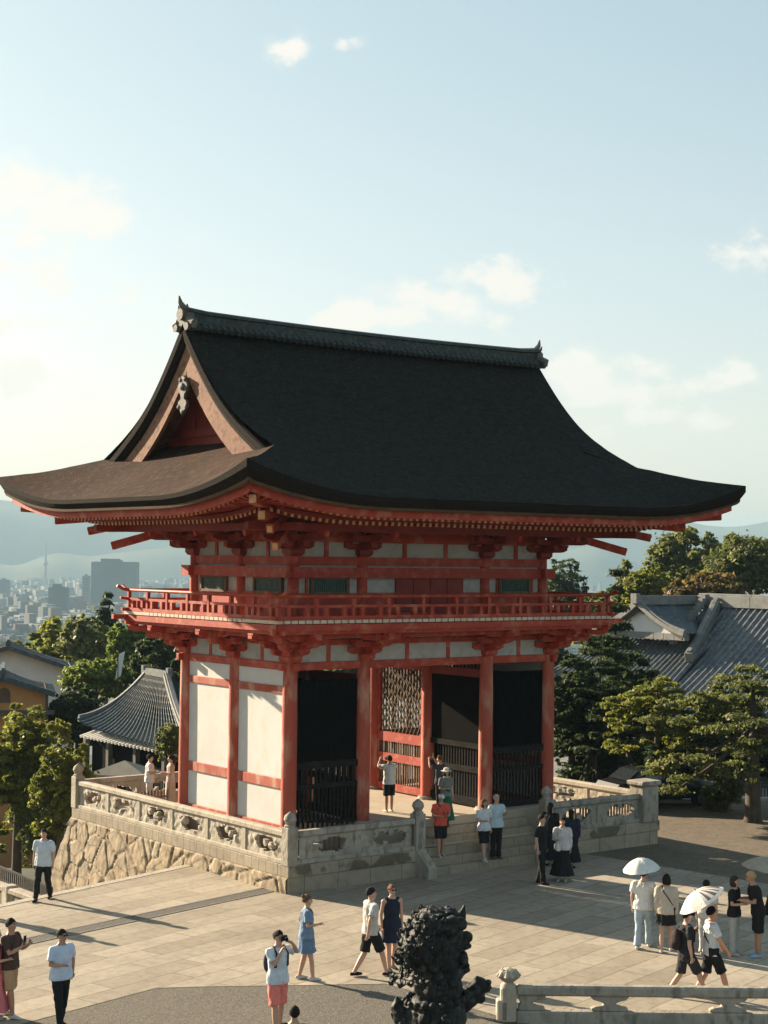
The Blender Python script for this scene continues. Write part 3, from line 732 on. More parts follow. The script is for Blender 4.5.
# ---- ridge
rx0,rx1=-XV+.05,LX+XV-.05
def rz(t): return .10*(2*t-1)**2+.30*max(0,abs(2*t-1)-.9)/.1*.18
m=MB(); K=60
prof=[(-.42,13.82),(-.44,13.95),(-.30,13.98),(-.30,14.02),(-.20,14.04),(-.19,14.28),(-.24,14.31),(-.22,14.38),(-.10,14.43),(0,14.45)]
prof=prof+[(-a,b) for a,b in prof[-2::-1]]
rows=[]
for i in range(K+1):
    t=i/K; x=rx0+(rx1-rx0)*t; rows.append([(x,YC+a,b+rz(t)*(.4+.6*(b-13.86)/.8)) for a,b in prof])
m.grid(rows,0); m.poly([rows[0][i] for i in range(len(prof))]); m.poly([rows[-1][i] for i in range(len(prof)-1,-1,-1)])
n=58
for i in range(n):
    x=rx0+.35+(rx1-rx0-.7)*i/(n-1)
    for s in (-1,1):
        z=13.97+.06*(2*i/(n-1)-1)**2
        m.tube([(x,YC+s*.30,z+.03),(x,YC+s*.56,z-.14)],.075,8)
G(m,'ridge',M['copper'],smooth='auto')
for sg,x in ((-1,rx0),(1,rx1)):
    m=MB(); m.box(x-.1,x+.1,YC-.30,YC+.30,13.88,14.38); 
    m.tube([(x+sg*.10,YC,14.34),(x+sg*.20,YC,14.34)],.17,14)
    for s in (-1,1):
        m.tube([(x+sg*.02,YC+s*.30,14.15),(x+sg*.02,YC+s*.52,14.08),(x+sg*.02,YC+s*.50,13.92)],[.12,.11,.07],8)
        m.tube([(x+sg*.06,YC+s*.3,13.98),(x+sg*.16,YC+s*.3,13.98)],.11,10)
    m.tube([(x-sg*.1,YC,14.36),(x+sg*.06,YC,14.52),(x+sg*.18,YC,14.68),(x+sg*.22,YC,14.86)],[.15,.11,.07,.02],8)
    for s in (-1,1): m.tube([(x,YC+s*.1,14.42),(x+sg*.08,YC+s*.22,14.52),(x+sg*.1,YC+s*.24,14.62)],[.07,.05,.015],6)
    G(m,'ridge_end_ornament',M['orn'],smooth='auto')
# ------------------------------------------------------------------ ground
ZP=-1.38
E0=Vector((-7.69,1.63)); ed=Vector((.955,.296)).normalized(); en=Vector((-ed.y,ed.x))
f2=Vector((fw.x,fw.y)).normalized(); r2=Vector((rt.x,rt.y))
def sst(a,b,x): t=min(1,max(0,(x-a)/(b-a))); return t*t*(3-2*t)
def height(x,y):
    q=Vector((x,y))-Vector((CAM.x,CAM.y)); D=q.dot(f2); lat=q.dot(r2)
    e=(Vector((x,y))-E0).dot(en)
    low=sst(.15,.7,e) if x<0 else (sst(10.2,12.5,y)*(1-sst(9,15,x)) if x<16 else 0)
    if x<0 and y>4: low=1
    z=-1.47-3.6*low
    if D>62:
        left=1-sst(-2,16,lat)
        z=min(z,-1.47-3.6*left); z-=sst(62,100,D)*(6*left+2.2*(1-left)); z-=sst(110,240,D)*26; z-=sst(200,900,D)*46
        if D>900: z=-84 if D>1100 else z
    if D<-5 or abs(lat)>abs(D)*3+400: z=min(z,-1.47-70*sst(150,1500,q.length))
    z+=(noise.noise(Vector((x*.06,y*.06,0)))*1.2*sst(75,110,D))
    if D<64: z=min(z,-1.44)
    return z
ang=sorted(set([round(a,3) for a in np.arange(-20,20.01,.3)]+[float(a) for a in np.arange(-180,180,4)]))
rad=list(np.arange(2,24,2))+list(np.arange(24,80,.55))
while rad[-1]<15500: rad.append(rad[-1]*1.045)
rows=[]
base_a=math.atan2(f2.y,f2.x)
for a in ang+[ang[0]+360]:
    t=base_a-math.radians(a); rows.append([(CAM.x+r*math.cos(t),CAM.y+r*math.sin(t),height(CAM.x+r*math.cos(t),CAM.y+r*math.sin(t))) for r in rad])
m=MB().grid(rows,0)
nc=len(rad)-1
for i in range(len(m.m)):
    r=rad[i%nc]; m.m[i]=0 if r<62 else (1 if r<620 else 2)
M['earth']=mat('dry_earth',(.13,.11,.08),(.19,.165,.125),.95,1.5,7,bump=.3)
M['hill']=mat('hillside_undergrowth',(.02,.03,.014),(.045,.055,.025),.95,.4,8,bump=.5)
M['plain']=mat('city_plain',(.07,.085,.07),(.09,.10,.09),.95,.012,9,c3=(.15,.155,.15),s3=.05)
m.build('ground',[M['earth'],M['hill'],M['plain']],kind='structure',smooth=True)
def sheet(name,pts,z,m_,kind='structure'):
    mb=MB().poly([(p[0],p[1],z) for p in pts]); return mb.build(name,m_,kind=kind)
We=E0-ed*22; E1=E0+ed*7.05
sheet('plaza_paving',[tuple(We),(We.x-1,We.y-16),(-11.89,-8.55),(-8.5,-7.71),(-7.71,-8.14),(-4.41,-10.15),(-4.29,-11.13),(-4.08,-13.6),(-3.6,-16),(9,-26),(12.5,-20),(11.2,-10),(10.86,-7.7),(10.41,-4.54),(9.87,-1.0),(3,-1.0),(-.8,-1.0),tuple(E1)],ZP,M['paving'])
sheet('gravel_apron',[(-30,-14),(-11.89,-8.55),(-8.5,-7.71),(-7.71,-8.14),(-4.41,-10.15),(-4.29,-11.13),(-4.08,-13.6),(-3.6,-16),(9,-26),(-2,-44),(-34,-44)],ZP-.006,M['gravel'])
sheet('gravel_yard',[(9.8,-1.0),(10.41,-4.54),(10.86,-7.7),(11.2,-10),(12.5,-20),(40,-20),(40,-4.1),(23.8,2.92),(21,3.9),(19.6,4.9),(18.6,7.5),(16,12),(9,12)],ZP-.005,M['gravel2'])
# kerb along the yard, road behind
kp=[(40,-4.1),(23.8,2.92),(21,3.9),(19.6,4.9),(18.6,7.5),(16,12)]
m=MB()
for a,b in zip(kp,kp[1:]): m.bar((*a,ZP+.03),(*b,ZP+.03),.18,.16)
tag(m.build('kerb',M['stone'],bevel=.01),kind='structure')
sheet('road',[(60,-12),(40,-4.2),(23.8,2.84),(21,3.8),(19.5,4.9),(18.5,7.5),(16,12),(18,24),(30,24),(60,6)],ZP-.05,M['palepath'])
# paving border line + drain grate
dd0,dd1=Vector((-9.07,-2.49)),Vector((-.99,-.60)); dn=(dd1-dd0).normalized()
m=MB(); a=dd0-dn*14
m.bar((a.x,a.y,ZP+.001),(dd1.x,dd1.y,ZP+.001),.5,.006)
dr=m.build('drain_channel',mat('drain_shadow',(.05,.047,.04),rough=.9),label='long dark drain grate crossing the pale paving towards the podium corner',cat='drain')
m=MB(); Ln=(dd1-a).length; s_=Vector((-dn.y,dn.x))
for i in range(int(Ln/.09)):
    p=a+dn*(i*.09); m.bar((p.x-s_.x*.24,p.y-s_.y*.24,ZP+.007),(p.x+s_.x*.24,p.y+s_.y*.24,ZP+.007),.035,.008)
for k in (-.25,.25): m.bar((a.x+s_.x*k,a.y+s_.y*k,ZP+.008),(dd1.x+s_.x*k,dd1.y+s_.y*k,ZP+.008),.05,.012)
m.build('grate_bars',mat('grate_iron',(.16,.15,.13),(.22,.20,.17),.7,6),dr)
# plaza edge kerb and west retaining wall
m=MB(); a=We; b=E1
m.bar((a.x-en.x*.12,a.y-en.y*.12,ZP-.06),(b.x-en.x*.12,b.y-en.y*.12,ZP-.06),.3,.14); tag(m.build('plaza_edge_kerb',M['stone'],bevel=.01),kind='structure')
m=MB(); m.bar((a.x+en.x*.02,a.y+en.y*.02,-3.2),(b.x+en.x*.02,b.y+en.y*.02,-3.2),.3,3.5)
m.build('retaining_wall',M['plinth'],label='low stone retaining wall holding the western edge of the paving',cat='wall')
# ------------------------------------------------------------------ podium
pod=empty('stone_podium',(0,0,-1.38),0,'stone podium with rough masonry flank and front steps under the vermilion gate','podium')
PX0,PX1,PY0,PY1=-.93,13.2,-1.40,11.0
pod.location=(0,0,0)
m=MB()
def slabwall(x0,x1,y0,y1,z0,z1): m.box(x0,x1,y0,y1,z0,z1)
m.box(PX0-.012,3.6,PY0,-.9,-1.5,-.96); m.box(8.45,PX1-.02,PY0,-.9,-1.5,-.96)
m.box(PX0-.02,3.62,PY0-.03,-.92,-.962,-.65); m.box(8.43,PX1+.03,PY0-.03,-.92,-.962,-.65)
m.box(PX0-.02,-.5,-.92,PY1+.02,-.962,-.65); m.box(12.7,PX1+.03,-.92,PY1,-1.6,-.65); m.box(-.5,12.7,PY1-.4,PY1+.02,-.962,-.65)
m.build('dressed_course',M['plinth'],pod,bevel=.012)
m=MB().box(PX0+.1,PX1-.1,-.95,PY1-.1,-.9,-.64); m.build('terrace_floor',M['floor'],pod)
m=MB().box(-.42,LX+.42,-.45,A_+.5,-.64,0.0)
m.build('gate_floor',M['floor'],pod,bevel=.012)
m=MB()
for i in range(5):
    y=-1.65+.24*i; x0_,x1_=3.72,8.3
    m.box(x0_,x1_,y,-.455,ZP-.05+.23*i,ZP+.23*(i+1)-(.002 if i==5 else 0))
m.build('steps',M['plinth'],pod,bevel=.012)
for x0_,x1_ in ((3.38,3.71),(8.31,8.64)):
    m=MB(); n=len(m.v); pr=[(-1.0,ZP-.05),(-1.0,-.62),(-1.42,-.62),(-1.95,-1.08),(-1.95,ZP-.05)]
    for x in (x0_,x1_): m.v+=[(x,a,b) for a,b in pr]
    m.f.append(tuple(n+i for i in range(5))); m.f.append(tuple(n+5+i for i in range(4,-1,-1))); m.m+=[0,0]
    for i in range(5): j=(i+1)%5; m.f.append((n+j,n+i,n+5+i,n+5+j)); m.m.append(0)
    m.build('step_cheek',M['stonedk'],pod,bevel=.015)
# rough flank (x=-.95, battered) and rough back
def rough(P0,P1,zt,zb,bat,nu,nv,outw):
    rows=[]
    for j in range(nv+1):
        z=zt+(zb-zt)*j/nv; r=[]
        for i in range(nu+1):
            t=i/nu; x=P0[0]+(P1[0]-P0[0])*t; y=P0[1]+(P1[1]-P0[1])*t; k=(zt-z)
            x+=bat[0]*k; y+=bat[1]*k
            q=Vector((x*1.25,y*1.25,z*1.2)); d,_p=noise.voronoi(q)
            g=min(1,(d[1]-d[0])*13); h=.05*g+.045*noise.noise(_p[0]*3.3)+.012*noise.noise(Vector((x,y,z))*5)+.008*noise.noise(Vector((x,y,z))*15)
            if j==0: h=.0
            r.append((x+outw[0]*h,y+outw[1]*h,z))
        rows.append(r)
    return rows
m=MB(); m.grid(rough((PX0,PY1+.05),(PX0,PY0+.03),-.955,-5.4,(-.14,0),260,90,(-1,0)),0)
m.build('masonry_flank',M['rough'],pod,smooth='auto')
m=MB(); rows=rough((3,PY1),(PX0,PY1),-.955,-5.4,(0,.40),60,60,(0,1)); 
for j,r in enumerate(rows):
    k=4.445*j/60
    for i in range(len(r)): 
        t=i/60; r[i]=(r[i][0]-.14*k*t,r[i][1],r[i][2])
m.grid(rows,0,flip=True); m.build('masonry_back',M['rough'],pod,smooth='auto')
m=MB(); rows=rough((PX0,PY1+.05),(PX0,PY1),-.955,-5.4,(-.14,0),2,60,(-1,0))
for j,r in enumerate(rows):
    k=4.445*j/60; x,y,z=r[1]; r[0]=(x,PY1+.40*k+.05,z); r[2]=(x,PY1-.02,z)
m.grid(rows,0); m.build('masonry_corner',M['rough'],pod,smooth='auto')
# ------------------------------------------------------------------ balustrades
def post_mb(x,y,z0,h=1.02,w=.33,ball=.36):
    m=MB().box(x-w/2,x+w/2,y-w/2,y+w/2,z0,z0+h)
    return m
def finial(x,y,z,s=1.0):
    m=MB(); m.tube([(x,y,z),(x,y,z+.04*s),(x,y,z+.07*s),(x,y,z+.10*s),(x,y,z+.2*s),(x,y,z+.30*s),(x,y,z+.36*s),(x,y,z+.41*s)],[.15*s,.16*s,.11*s,.12*s,.175*s,.15*s,.08*s,.015*s],16)
    return m
def carved(L_,H_,T,seed,p0,d,z0,big=False):
    # stone panel with an irregular carved opening and cloud scrolls in relief
    r_=random.Random(seed); nu,nv=int(L_/.045),int(H_/.045); s=Vector((-d.y,d.x,0)); m=MB()
    ox,oz=r_.uniform(-9,9),r_.uniform(-9,9); cxs=r_.uniform(.42,.58)
    blobs=[(r_.uniform(.12,.88),r_.uniform(.15,.85),r_.uniform(.06,.11)) for _ in range(9)]
    def hole(a,b):
        u_=(a-cxs)/.33; v_=(b-.52)/.33
        k=abs(u_)**2.4+abs(v_)**2.4+.85*noise.noise(Vector((a*4.5+ox,b*2.2+oz,0)))
        for bx,bz,br in blobs[:4]:
            if ((a-bx)*L_)**2+((b-bz)*H_)**2<(br)**2: k+=1
        return k<.9
    def relief(a,b):
        h=.028*noise.noise(Vector((a*9+ox,b*4+oz,3)))
        for bx,bz,br in blobs:
            dd_=math.hypot((a-bx)*L_,(b-bz)*H_)/br
            if dd_<1.3: h+=.035*max(0,math.cos(dd_*PI/2))+.015*math.cos(dd_*7)
        e=min(a*L_,(1-a)*L_,b*H_,(1-b)*H_)
        return h*min(1,e/.06)
    idx={}
    def V(i,j,k):
        if (i,j,k) not in idx:
            a,b=i/nu,j/nv; p=p0+d*(a*L_)+s*((T/2+relief(a,b))*(1 if k else -1)); idx[(i,j,k)]=len(m.v); m.v.append((p.x,p.y,z0+b*H_))
        return idx[(i,j,k)]
    solid=[[not hole((i+.5)/nu,(j+.5)/nv) or i in(0,nu-1) or j in (0,nv-1) for j in range(nv)] for i in range(nu)]
    for i in range(nu):
        for j in range(nv):
            if not solid[i][j]: continue
            m.f.append((V(i,j,0),V(i+1,j,0),V(i+1,j+1,0),V(i,j+1,0))); m.f.append((V(i,j,1),V(i,j+1,1),V(i+1,j+1,1),V(i+1,j,1))); m.m+=[0,0]
            for (di,dj,e1,e2) in ((-1,0,(0,0),(0,1)),(1,0,(1,1),(1,0)),(0,-1,(1,0),(0,0)),(0,1,(0,1),(1,1))):
                ii,jj=i+di,j+dj
                if ii<0 or jj<0 or ii>=nu or jj>=nv or not solid[ii][jj]:
                    m.f.append((V(i+e1[0],j+e1[1],0),V(i+e1[0],j+e1[1],1),V(i+e2[0],j+e2[1],1),V(i+e2[0],j+e2[1],0))); m.m.append(0)
    return m
def balustrade(label,a,b,z0,bays,ends=(1,1),m_='stone',seed=1,endpier=False):
    a=Vector((*a,0));b=Vector((*b,0));d=(b-a).normalized();Ln=(b-a).length
    t=empty('stone_balustrade',((a.x+b.x)/2,(a.y+b.y)/2,z0),0,label,'balustrade'); t.location=(0,0,0)
    z=Vector((0,0,1))
    for e,p in zip(ends,(a,b)):
        if e==1:
            q=post_mb(p.x,p.y,z0-.02).build('post',M[m_],t,bevel=.02); finial(p.x,p.y,z0+1.0).build('finial',M[m_],q,smooth='auto')
        if e==2:
            q=MB().box(p.x-.42,p.x+.3,p.y-.25,p.y+.35,z0-.02,z0+1.12).build('post',M[m_],t,bevel=.03); MB().box(p.x-.5,p.x+.38,p.y-.32,p.y+.42,z0+1.12,z0+1.27).build('cap',M[m_],q,bevel=.04)
    a2=a+d*.165;b2=b-d*.165
    m=MB().bar(a2+z*(z0+.80),b2+z*(z0+.80),.25,.17); m.build('handrail',M[m_],t,bevel=.035)
    m=MB().bar(a2+z*(z0+.055),b2+z*(z0+.055),.24,.13); m.build('bottom_rail',M[m_],t,bevel=.02)
    L_=(b2-a2).length/bays
    for i in range(1,bays):
        p=a2+d*(L_*i); m=MB().bar(p+z*(z0+.11),p+z*(z0+.72),.17,.2,up=tuple(d)); m.build('baluster_post',M[m_],t,bevel=.012)
    for i in range(bays):
        p=a2+d*(L_*i+.1); carved(L_-.2,.60,.11,seed*31+i,p,d,z0+.118).build('carved_panel',M[m_],t,smooth='auto')
    return t
ZT=-.645
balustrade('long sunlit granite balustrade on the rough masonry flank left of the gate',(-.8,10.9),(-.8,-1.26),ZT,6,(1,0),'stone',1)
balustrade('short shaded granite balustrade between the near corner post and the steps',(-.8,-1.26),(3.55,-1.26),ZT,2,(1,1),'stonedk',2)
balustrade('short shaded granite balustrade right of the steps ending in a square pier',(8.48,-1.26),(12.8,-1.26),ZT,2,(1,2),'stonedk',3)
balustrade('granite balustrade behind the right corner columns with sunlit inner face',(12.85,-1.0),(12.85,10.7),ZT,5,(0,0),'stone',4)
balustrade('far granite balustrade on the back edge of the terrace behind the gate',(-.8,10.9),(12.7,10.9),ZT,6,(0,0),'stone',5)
# picket fences
def pickets(label,pts,z0,h,m_='brownwood',sp=.115,group=None):
    m=MB(); 
    for a,b in zip(pts,pts[1:]):
        a=Vector((*a,0));b=Vector((*b,0));n=max(2,int((b-a).length/sp))
        for i in range(n+1):
            p=a.lerp(b,i/n); d=(b-a).normalized(); m.bar(p+Vector((0,0,z0)),p+Vector((0,0,z0+h+(.02 if i%2 else 0))),.055,.03,up=tuple(Vector((-d.y,d.x,0))))
    t=m.build('picket_fence',M[m_],label=label,cat='fence')
    m=MB()
    for a,b in zip(pts,pts[1:]):
        for z in (z0+.18,z0+h-.2): m.bar((a[0],a[1],z),(b[0],b[1],z),.07,.05)
    m.build('fence_rail',M[m_],t)
pickets('pale wooden picket fence behind the near corner post of the podium',[(.05,-.52),(.95,-1.08),(1.3,-1.08)],-.64,.92,'brownwood',.12)
pickets('dark wooden picket fence beside the rear left column of the gate',[(-.55,5.6),(-.55,7.6),(.6,7.6)],-.64,.85,'brownwood',.11)
pickets('dark picket fence in the shade right of the last front column',[(9.9,-.6),(10.2,-.95),(12.4,-.95)],-.64,.82,'greywood',.12)
# near balustrade, bottom right
P0=onz(508,1021); P0=Vector((P0.x,P0.y,0)); dR=Vector((rt.x,rt.y,0)).normalized()
def near_bal():
    t=empty('stone_balustrade',(0,0,0),0,'low weathered stone balustrade with lotus bud post in the bottom right corner','balustrade')
    z=Vector((0,0,1)); rot=math.atan2(dR.y,dR.x)
    m=MB(); s=Vector((-dR.y,dR.x,0)); q=P0
    m.bar(q+z*ZP,q+z*(ZP+.66),.30,.30,up=tuple(dR)); m.bar(q+z*(ZP+.02)+dR*-.12,q+z*(ZP+.42)+dR*-.12,.3,.22,up=tuple(dR))
    po=m.build('post',M['stone'],t,bevel=.03)
    m=MB(); zz=ZP+.64
    m.tube([(q.x,q.y,zz),(q.x,q.y,zz+.05),(q.x,q.y,zz+.11),(q.x,q.y,zz+.15),(q.x,q.y,zz+.17),(q.x,q.y,zz+.25),(q.x,q.y,zz+.33),(q.x,q.y,zz+.38)],[.16,.15,.09,.10,.17,.20,.17,.05],18)
    for k in range(10):
        a=2*PI*k/10; m.tube([(q.x+.10*math.cos(a),q.y+.10*math.sin(a),zz+.15),(q.x+.205*math.cos(a),q.y+.205*math.sin(a),zz+.24),(q.x+.12*math.cos(a),q.y+.12*math.sin(a),zz+.36)],[.035,.05,.02],6)
    m.build('lotus_finial',M['stone'],po,smooth='auto')
    e=q+dR*14
    MB().bar(q+dR*.15+z*(ZP+.605),e+z*(ZP+.605),.24,.20).build('handrail',M['stonedk'],t,bevel=.04)
    MB().bar(q+dR*.15+z*(ZP+.06),e+z*(ZP+.06),.26,.32).build('bottom_rail',M['stonedk'],t,bevel=.03)
    for k in range(7):
        c=q+dR*(.35 if k==0 else 1.95+2.28*(k-1)); m=MB()
        prof=[(-.34,.0),(-.36,.05),(-.27,.09),(-.13,.11),(-.11,.15),(-.2,.19),(-.32,.22),(-.38,.285),(.38,.285),(.32,.22),(.2,.19),(.11,.15),(.13,.11),(.27,.09),(.36,.05),(.34,.0)]
        if k==0: prof=[(max(a,-.15),b) for a,b in prof]
        n=len(m.v);kk=len(prof)
        for sg in (-1,1): m.v+=[tuple(c+dR*a+s*(sg*.08)+z*(ZP+.22+b)) for a,b in prof]
        m.f.append(tuple(n+i for i in range(kk-1,-1,-1))); m.f.append(tuple(n+kk+i for i in range(kk))); m.m+=[0,0]
        for i in range(kk): j=(i+1)%kk; m.f.append((n+i,n+j,n+kk+j,n+kk+i)); m.m.append(0)
        m.build('carved_baluster',M['stonedk'],t,bevel=.015)
near_bal()
# lower stairway parapet beyond the plaza edge, far left
t=empty('stone_parapet',(0,0,0),0,'pale stone parapet of the lower stairway beyond the left plaza edge','parapet')
a,b=at(-22,878,47),at(37,899,44.6)
MB().bar(a-Vector((0,0,.0)),b,.34,.16).build('coping',M['stone'],t,bevel=.03)
MB().bar(a-Vector((0,0,.85)),b-Vector((0,0,.85)),.24,1.5).build('parapet_wall',M['plinth'],t)
for k in (0.05,.55): p=a.lerp(b,k); MB().box(p.x-.17,p.x+.17,p.y-.17,p.y+.17,p.z-1.5,p.z+.12).build('pilaster',M['stone'],t,bevel=.02)
m=MB(); a,b=at(-12,862,50),at(52,888,47.5)
for i in range(34):
    p=a.lerp(b,i/33); m.bar(p-Vector((0,0,1.1)),p,.05,.05)
t=m.build('metal_fence',M['greywood'],label='dark bar fence beside the lower stairway under the left tree',cat='fence')
m=MB()
for z in (0,-.35,-.8): m.bar(a+Vector((0,0,z)),b+Vector((0,0,z)),.05,.06)
m.build('fence_rail',M['greywood'],t)
# ------------------------------------------------------------------ tiled roofs
def tile_plane(m,ea,eb,ra,rb,sag=.0,sp=.30,rib=.055,rows_=10,lift=0.0):
    ea,eb,ra,rb=[Vector(q) for q in (ea,eb,ra,rb)]
    W_=(eb-ea).length; n=max(2,int(round(W_/sp))); nrm=(eb-ea).cross(ra-ea).normalized()
    if nrm.z<0: nrm=-nrm
    R=[]; 
    for j in range(rows_*2+1):
        t=(j//2)/rows_ if j%2==0 else (j//2+1)/rows_-.02/1
        if j==rows_*2: t=1
        st=(.025 if j%2==1 else 0)
        r=[]
        st*=.35
        for i in range(n*6+1):
            u_=i/(n*6); p=(ea.lerp(eb,u_)).lerp(ra.lerp(rb,u_),t); ph=(i%6)
            h=rib*[0,0,.15,1,1,.15][ph] 
            cor=lift*(abs(2*u_-1)**4)*(1-t)
            r.append(p+nrm*(h-st)+Vector((0,0,cor-sag*4*t*(1-t))))
        R.append(r)
    m.grid(R,0)
def ridge_bar(m,a,b,w=.35,h=.4,sag=0,n=10):
    a=Vector(a);b=Vector(b)
    for i in range(n):
        p=a.lerp(b,i/n)-Vector((0,0,sag*4*(i/n)*(1-i/n))); q=a.lerp(b,(i+1)/n)-Vector((0,0,sag*4*((i+1)/n)*(1-(i+1)/n)))
        m.bar(p,q,w,h); m.bar(p+Vector((0,0,h/2+.05)),q+Vector((0,0,h/2+.05)),w*.55,.12)
# right temple
t=empty('temple_hall',(38,15,-4),0,'large grey tiled temple hall with white gable right of the gate','temple hall'); t.location=(0,0,0)
xr,zr=41.0,5.25; xe,ze_=33.4,.0
m=MB(); tile_plane(m,(xe,-14,ze_),(xe,21.2,ze_),(xr,-14,zr),(xr,21.2,zr),sag=.35,sp=.42,rib=.10,rows_=16)
tile_plane(m,(xe,18.5,ze_-.03),(xe,29,ze_+.1),(38.2,18.5,3.45),(38.2,26,3.45),sag=.15,sp=.42,rib=.10,rows_=9)
tile_plane(m,(48.6,21.2,ze_),(48.6,-14,ze_),(xr,21.2,zr),(xr,-14,zr),sag=.35,sp=.6,rib=.08,rows_=8)
m.build('main_roof',M['tile'],t)
m=MB(); ridge_bar(m,(xr,-14,zr+.25),(xr,21.6,zr+.25),.5,.6); ridge_bar(m,(xr-.3,20.2,zr+.15),(36.8,18.6,2.75),.42,.5,sag=.12); ridge_bar(m,(37.0,18.9,3.75),(37.0,26,3.75),.35,.35)
m.build('main_ridge',M['tileend'],t,bevel=.02)
m=MB(); tile_plane(m,(36.4,18.6,3.95),(37.7,18.9,3.93),(36.4,21.75,5.35),(41,21.75,5.35),sag=.22,sp=.4,rib=.05,rows_=8)
tile_plane(m,(41,24.9,3.95),(36.4,24.9,3.95),(41,21.75,5.35),(36.4,21.75,5.35),sag=.22,sp=.4,rib=.05,rows_=8)
m.build('gable_roof',M['tiledk'],t)
m=MB(); ridge_bar(m,(36.2,21.75,5.5),(41,21.75,5.5),.3,.35)
for s in (-1,1): ridge_bar(m,(36.45,21.75,5.42),(36.45,21.75+s*3.2,3.95),.26,.2,sag=.22)
m.box(36.1,36.4,21.55,21.95,5.4,5.9)
m.build('gable_ridge',M['tileend'],t); m=MB()
for i in range(12): 
    k=i/12; m.box(40.6-3.6*k,40.95-3.6*k,20.9-.9*k,21.2-.9*k,5.55-2.4*k,5.85-2.4*k)
m.build('valley_tiles',M['tileend'],t)
m=MB().poly([(36.9,19.5,3.9),(36.9,24.0,3.9),(36.75,21.75,5.05)]); m.build('gable_panel',M['wall_white'],t)
m=MB()
for s in (-1,1): m.bar((36.55,21.75,5.12),(36.55,21.75+s*3.0,3.75),.08,.26)
m.build('gable_board',M['greywood'],t)
MB().box(35,47,-12,24,-5,.6).build('hall_wall',M['wall_white'],t)
m=MB()
for i in range(19): m.box(34.9,35.05,-12+i*2,-11.75+i*2,-5,.6)
m.build('hall_posts',M['brownwood'],t)
# left pavilion
t=empty('tiled_pavilion',(0,0,0),0,'small hall with blue grey hipped tile roof left of the gate','pavilion')
R1,R2=Vector((13.1,31.2,1.95)),Vector((13.1,29.3,1.9)); e1,e2=Vector((9.6,31.4,-.35)),Vector((9.4,20.5,-.65)); b1,b2=Vector((17.4,31.6,-.75)),Vector((17.4,20.5,-.75))
m=MB(); tile_plane(m,e2,e1,R2,R1,sag=.42,sp=.40,rib=.13,rows_=14,lift=.3); tile_plane(m,b2,e2,R2,R2+Vector((-.01,0,0)),sag=.42,sp=.4,rib=.08,rows_=12,lift=.3); tile_plane(m,e1,b1,R1+Vector((-.01,0,0)),R1,sag=.42,sp=.4,rib=.08,rows_=10); tile_plane(m,b1,b2,R1,R2,sag=.42,sp=.4,rib=.08,rows_=8)
m.build('roof',M['tiledk'],t)
m=MB(); ridge_bar(m,R1+Vector((0,.2,.08)),R2+Vector((0,-.2,.08)),.3,.2); ridge_bar(m,R2+Vector((0,0,.1)),e2+Vector((.1,.2,.35)),.32,.22,sag=.42); ridge_bar(m,R1,e1+Vector((.1,0,.3)),.26,.2,sag=.42); m.box(12.98,13.22,31.3,31.5,2.0,2.35); m.box(12.98,13.22,29.0,29.2,2.0,2.35)
m.build('ridge',M['tileend'],t)
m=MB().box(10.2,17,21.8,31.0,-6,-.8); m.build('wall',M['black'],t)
m=MB()
for i in range(32): y=20.8+i*.33; m.bar((9.6,y,-.80),(10.5,y,-.55),.09,.11)
m.build('eave_rafters',M['whitem'],t)
m=MB()
for y in (21.5,24.0,26.5,29.0,31.2): m.box(9.9,10.12,y-.12,y+.12,-6,-.8)
m.build('post_row',M['greywood'],t)
# beige canopy
t=empty('canopy_tent',(0,0,0),0,'beige pyramid canopy tent in front of the tiled pavilion','canopy')
c=at(124,755,66); lx=at(94,772,64.5); rx=at(155,774,64)
hx=(rx-lx).length/2; bx=(lx+rx)/2; u_=(rx-lx).normalized(); v_=Vector((-u_.y,u_.x,0)); 
co=[bx-u_*hx-v_*hx*.7,bx+u_*hx-v_*hx*.7,bx+u_*hx+v_*hx*.7,bx-u_*hx+v_*hx*.7]
for q in co: q.z=bx.z
top=Vector((bx.x,bx.y,c.z)); m=MB()
for i in range(4): a,b=co[i],co[(i+1)%4]; m.poly([a,b,top]); m.quad(a,b,b-Vector((0,0,.22)),a-Vector((0,0,.22)))
m.build('canopy_cloth',M['canvas'],t)
m=MB()
for q in co: m.tube([q-Vector((0,0,3.2)),q-Vector((0,0,.1))],.04,6)
m.build('tent_poles',M['greywood'],t)
# far-left house
def gable_house(label,cat,ox,oy,zr_,w_,l_,drop,zb,wallm,roofm,rz_,over=.7,th=.28):
    # gable end faces the local -X direction; ridge runs along +X
    t=empty('gabled_house',(ox,oy,0),rz_,label,cat)
    MBb=MB(); MBb.poly([(0,-w_/2,zb),(0,w_/2,zb),(0,w_/2,zr_-drop),(0,0,zr_-.25),(0,-w_/2,zr_-drop)]); MBb.quad((0,-w_/2,zb),(l_,-w_/2,zb),(l_,-w_/2,zr_-drop),(0,-w_/2,zr_-drop)); MBb.quad((0,w_/2,zb),(l_,w_/2,zb),(l_,w_/2,zr_-drop),(0,w_/2,zr_-drop))
    MBb.poly([(l_,-w_/2,zb),(l_,w_/2,zb),(l_,w_/2,zr_-drop),(l_,0,zr_-.25),(l_,-w_/2,zr_-drop)])
    MBb.build('wall',wallm,t)
    m=MB(); k=drop/(w_/2)
    for s in (-1,1):
        o=w_/2+over; tile_plane(m,(-over,s*o,zr_-k*o),(l_+over,s*o,zr_-k*o),(-over,0,zr_),(l_+over,0,zr_),sag=.15,sp=.4,rib=.06,rows_=8)
        m.bar((-over,0,zr_-.12),(-over,s*o,zr_-k*o-.12),.22,th)
    ridge_bar(m,(-over,0,zr_+.12),(l_+over,0,zr_+.12),.3,.3)
    m.build('roof',roofm,t); return t
hx_,hy_=at(8,652,104).x,at(8,652,104).y
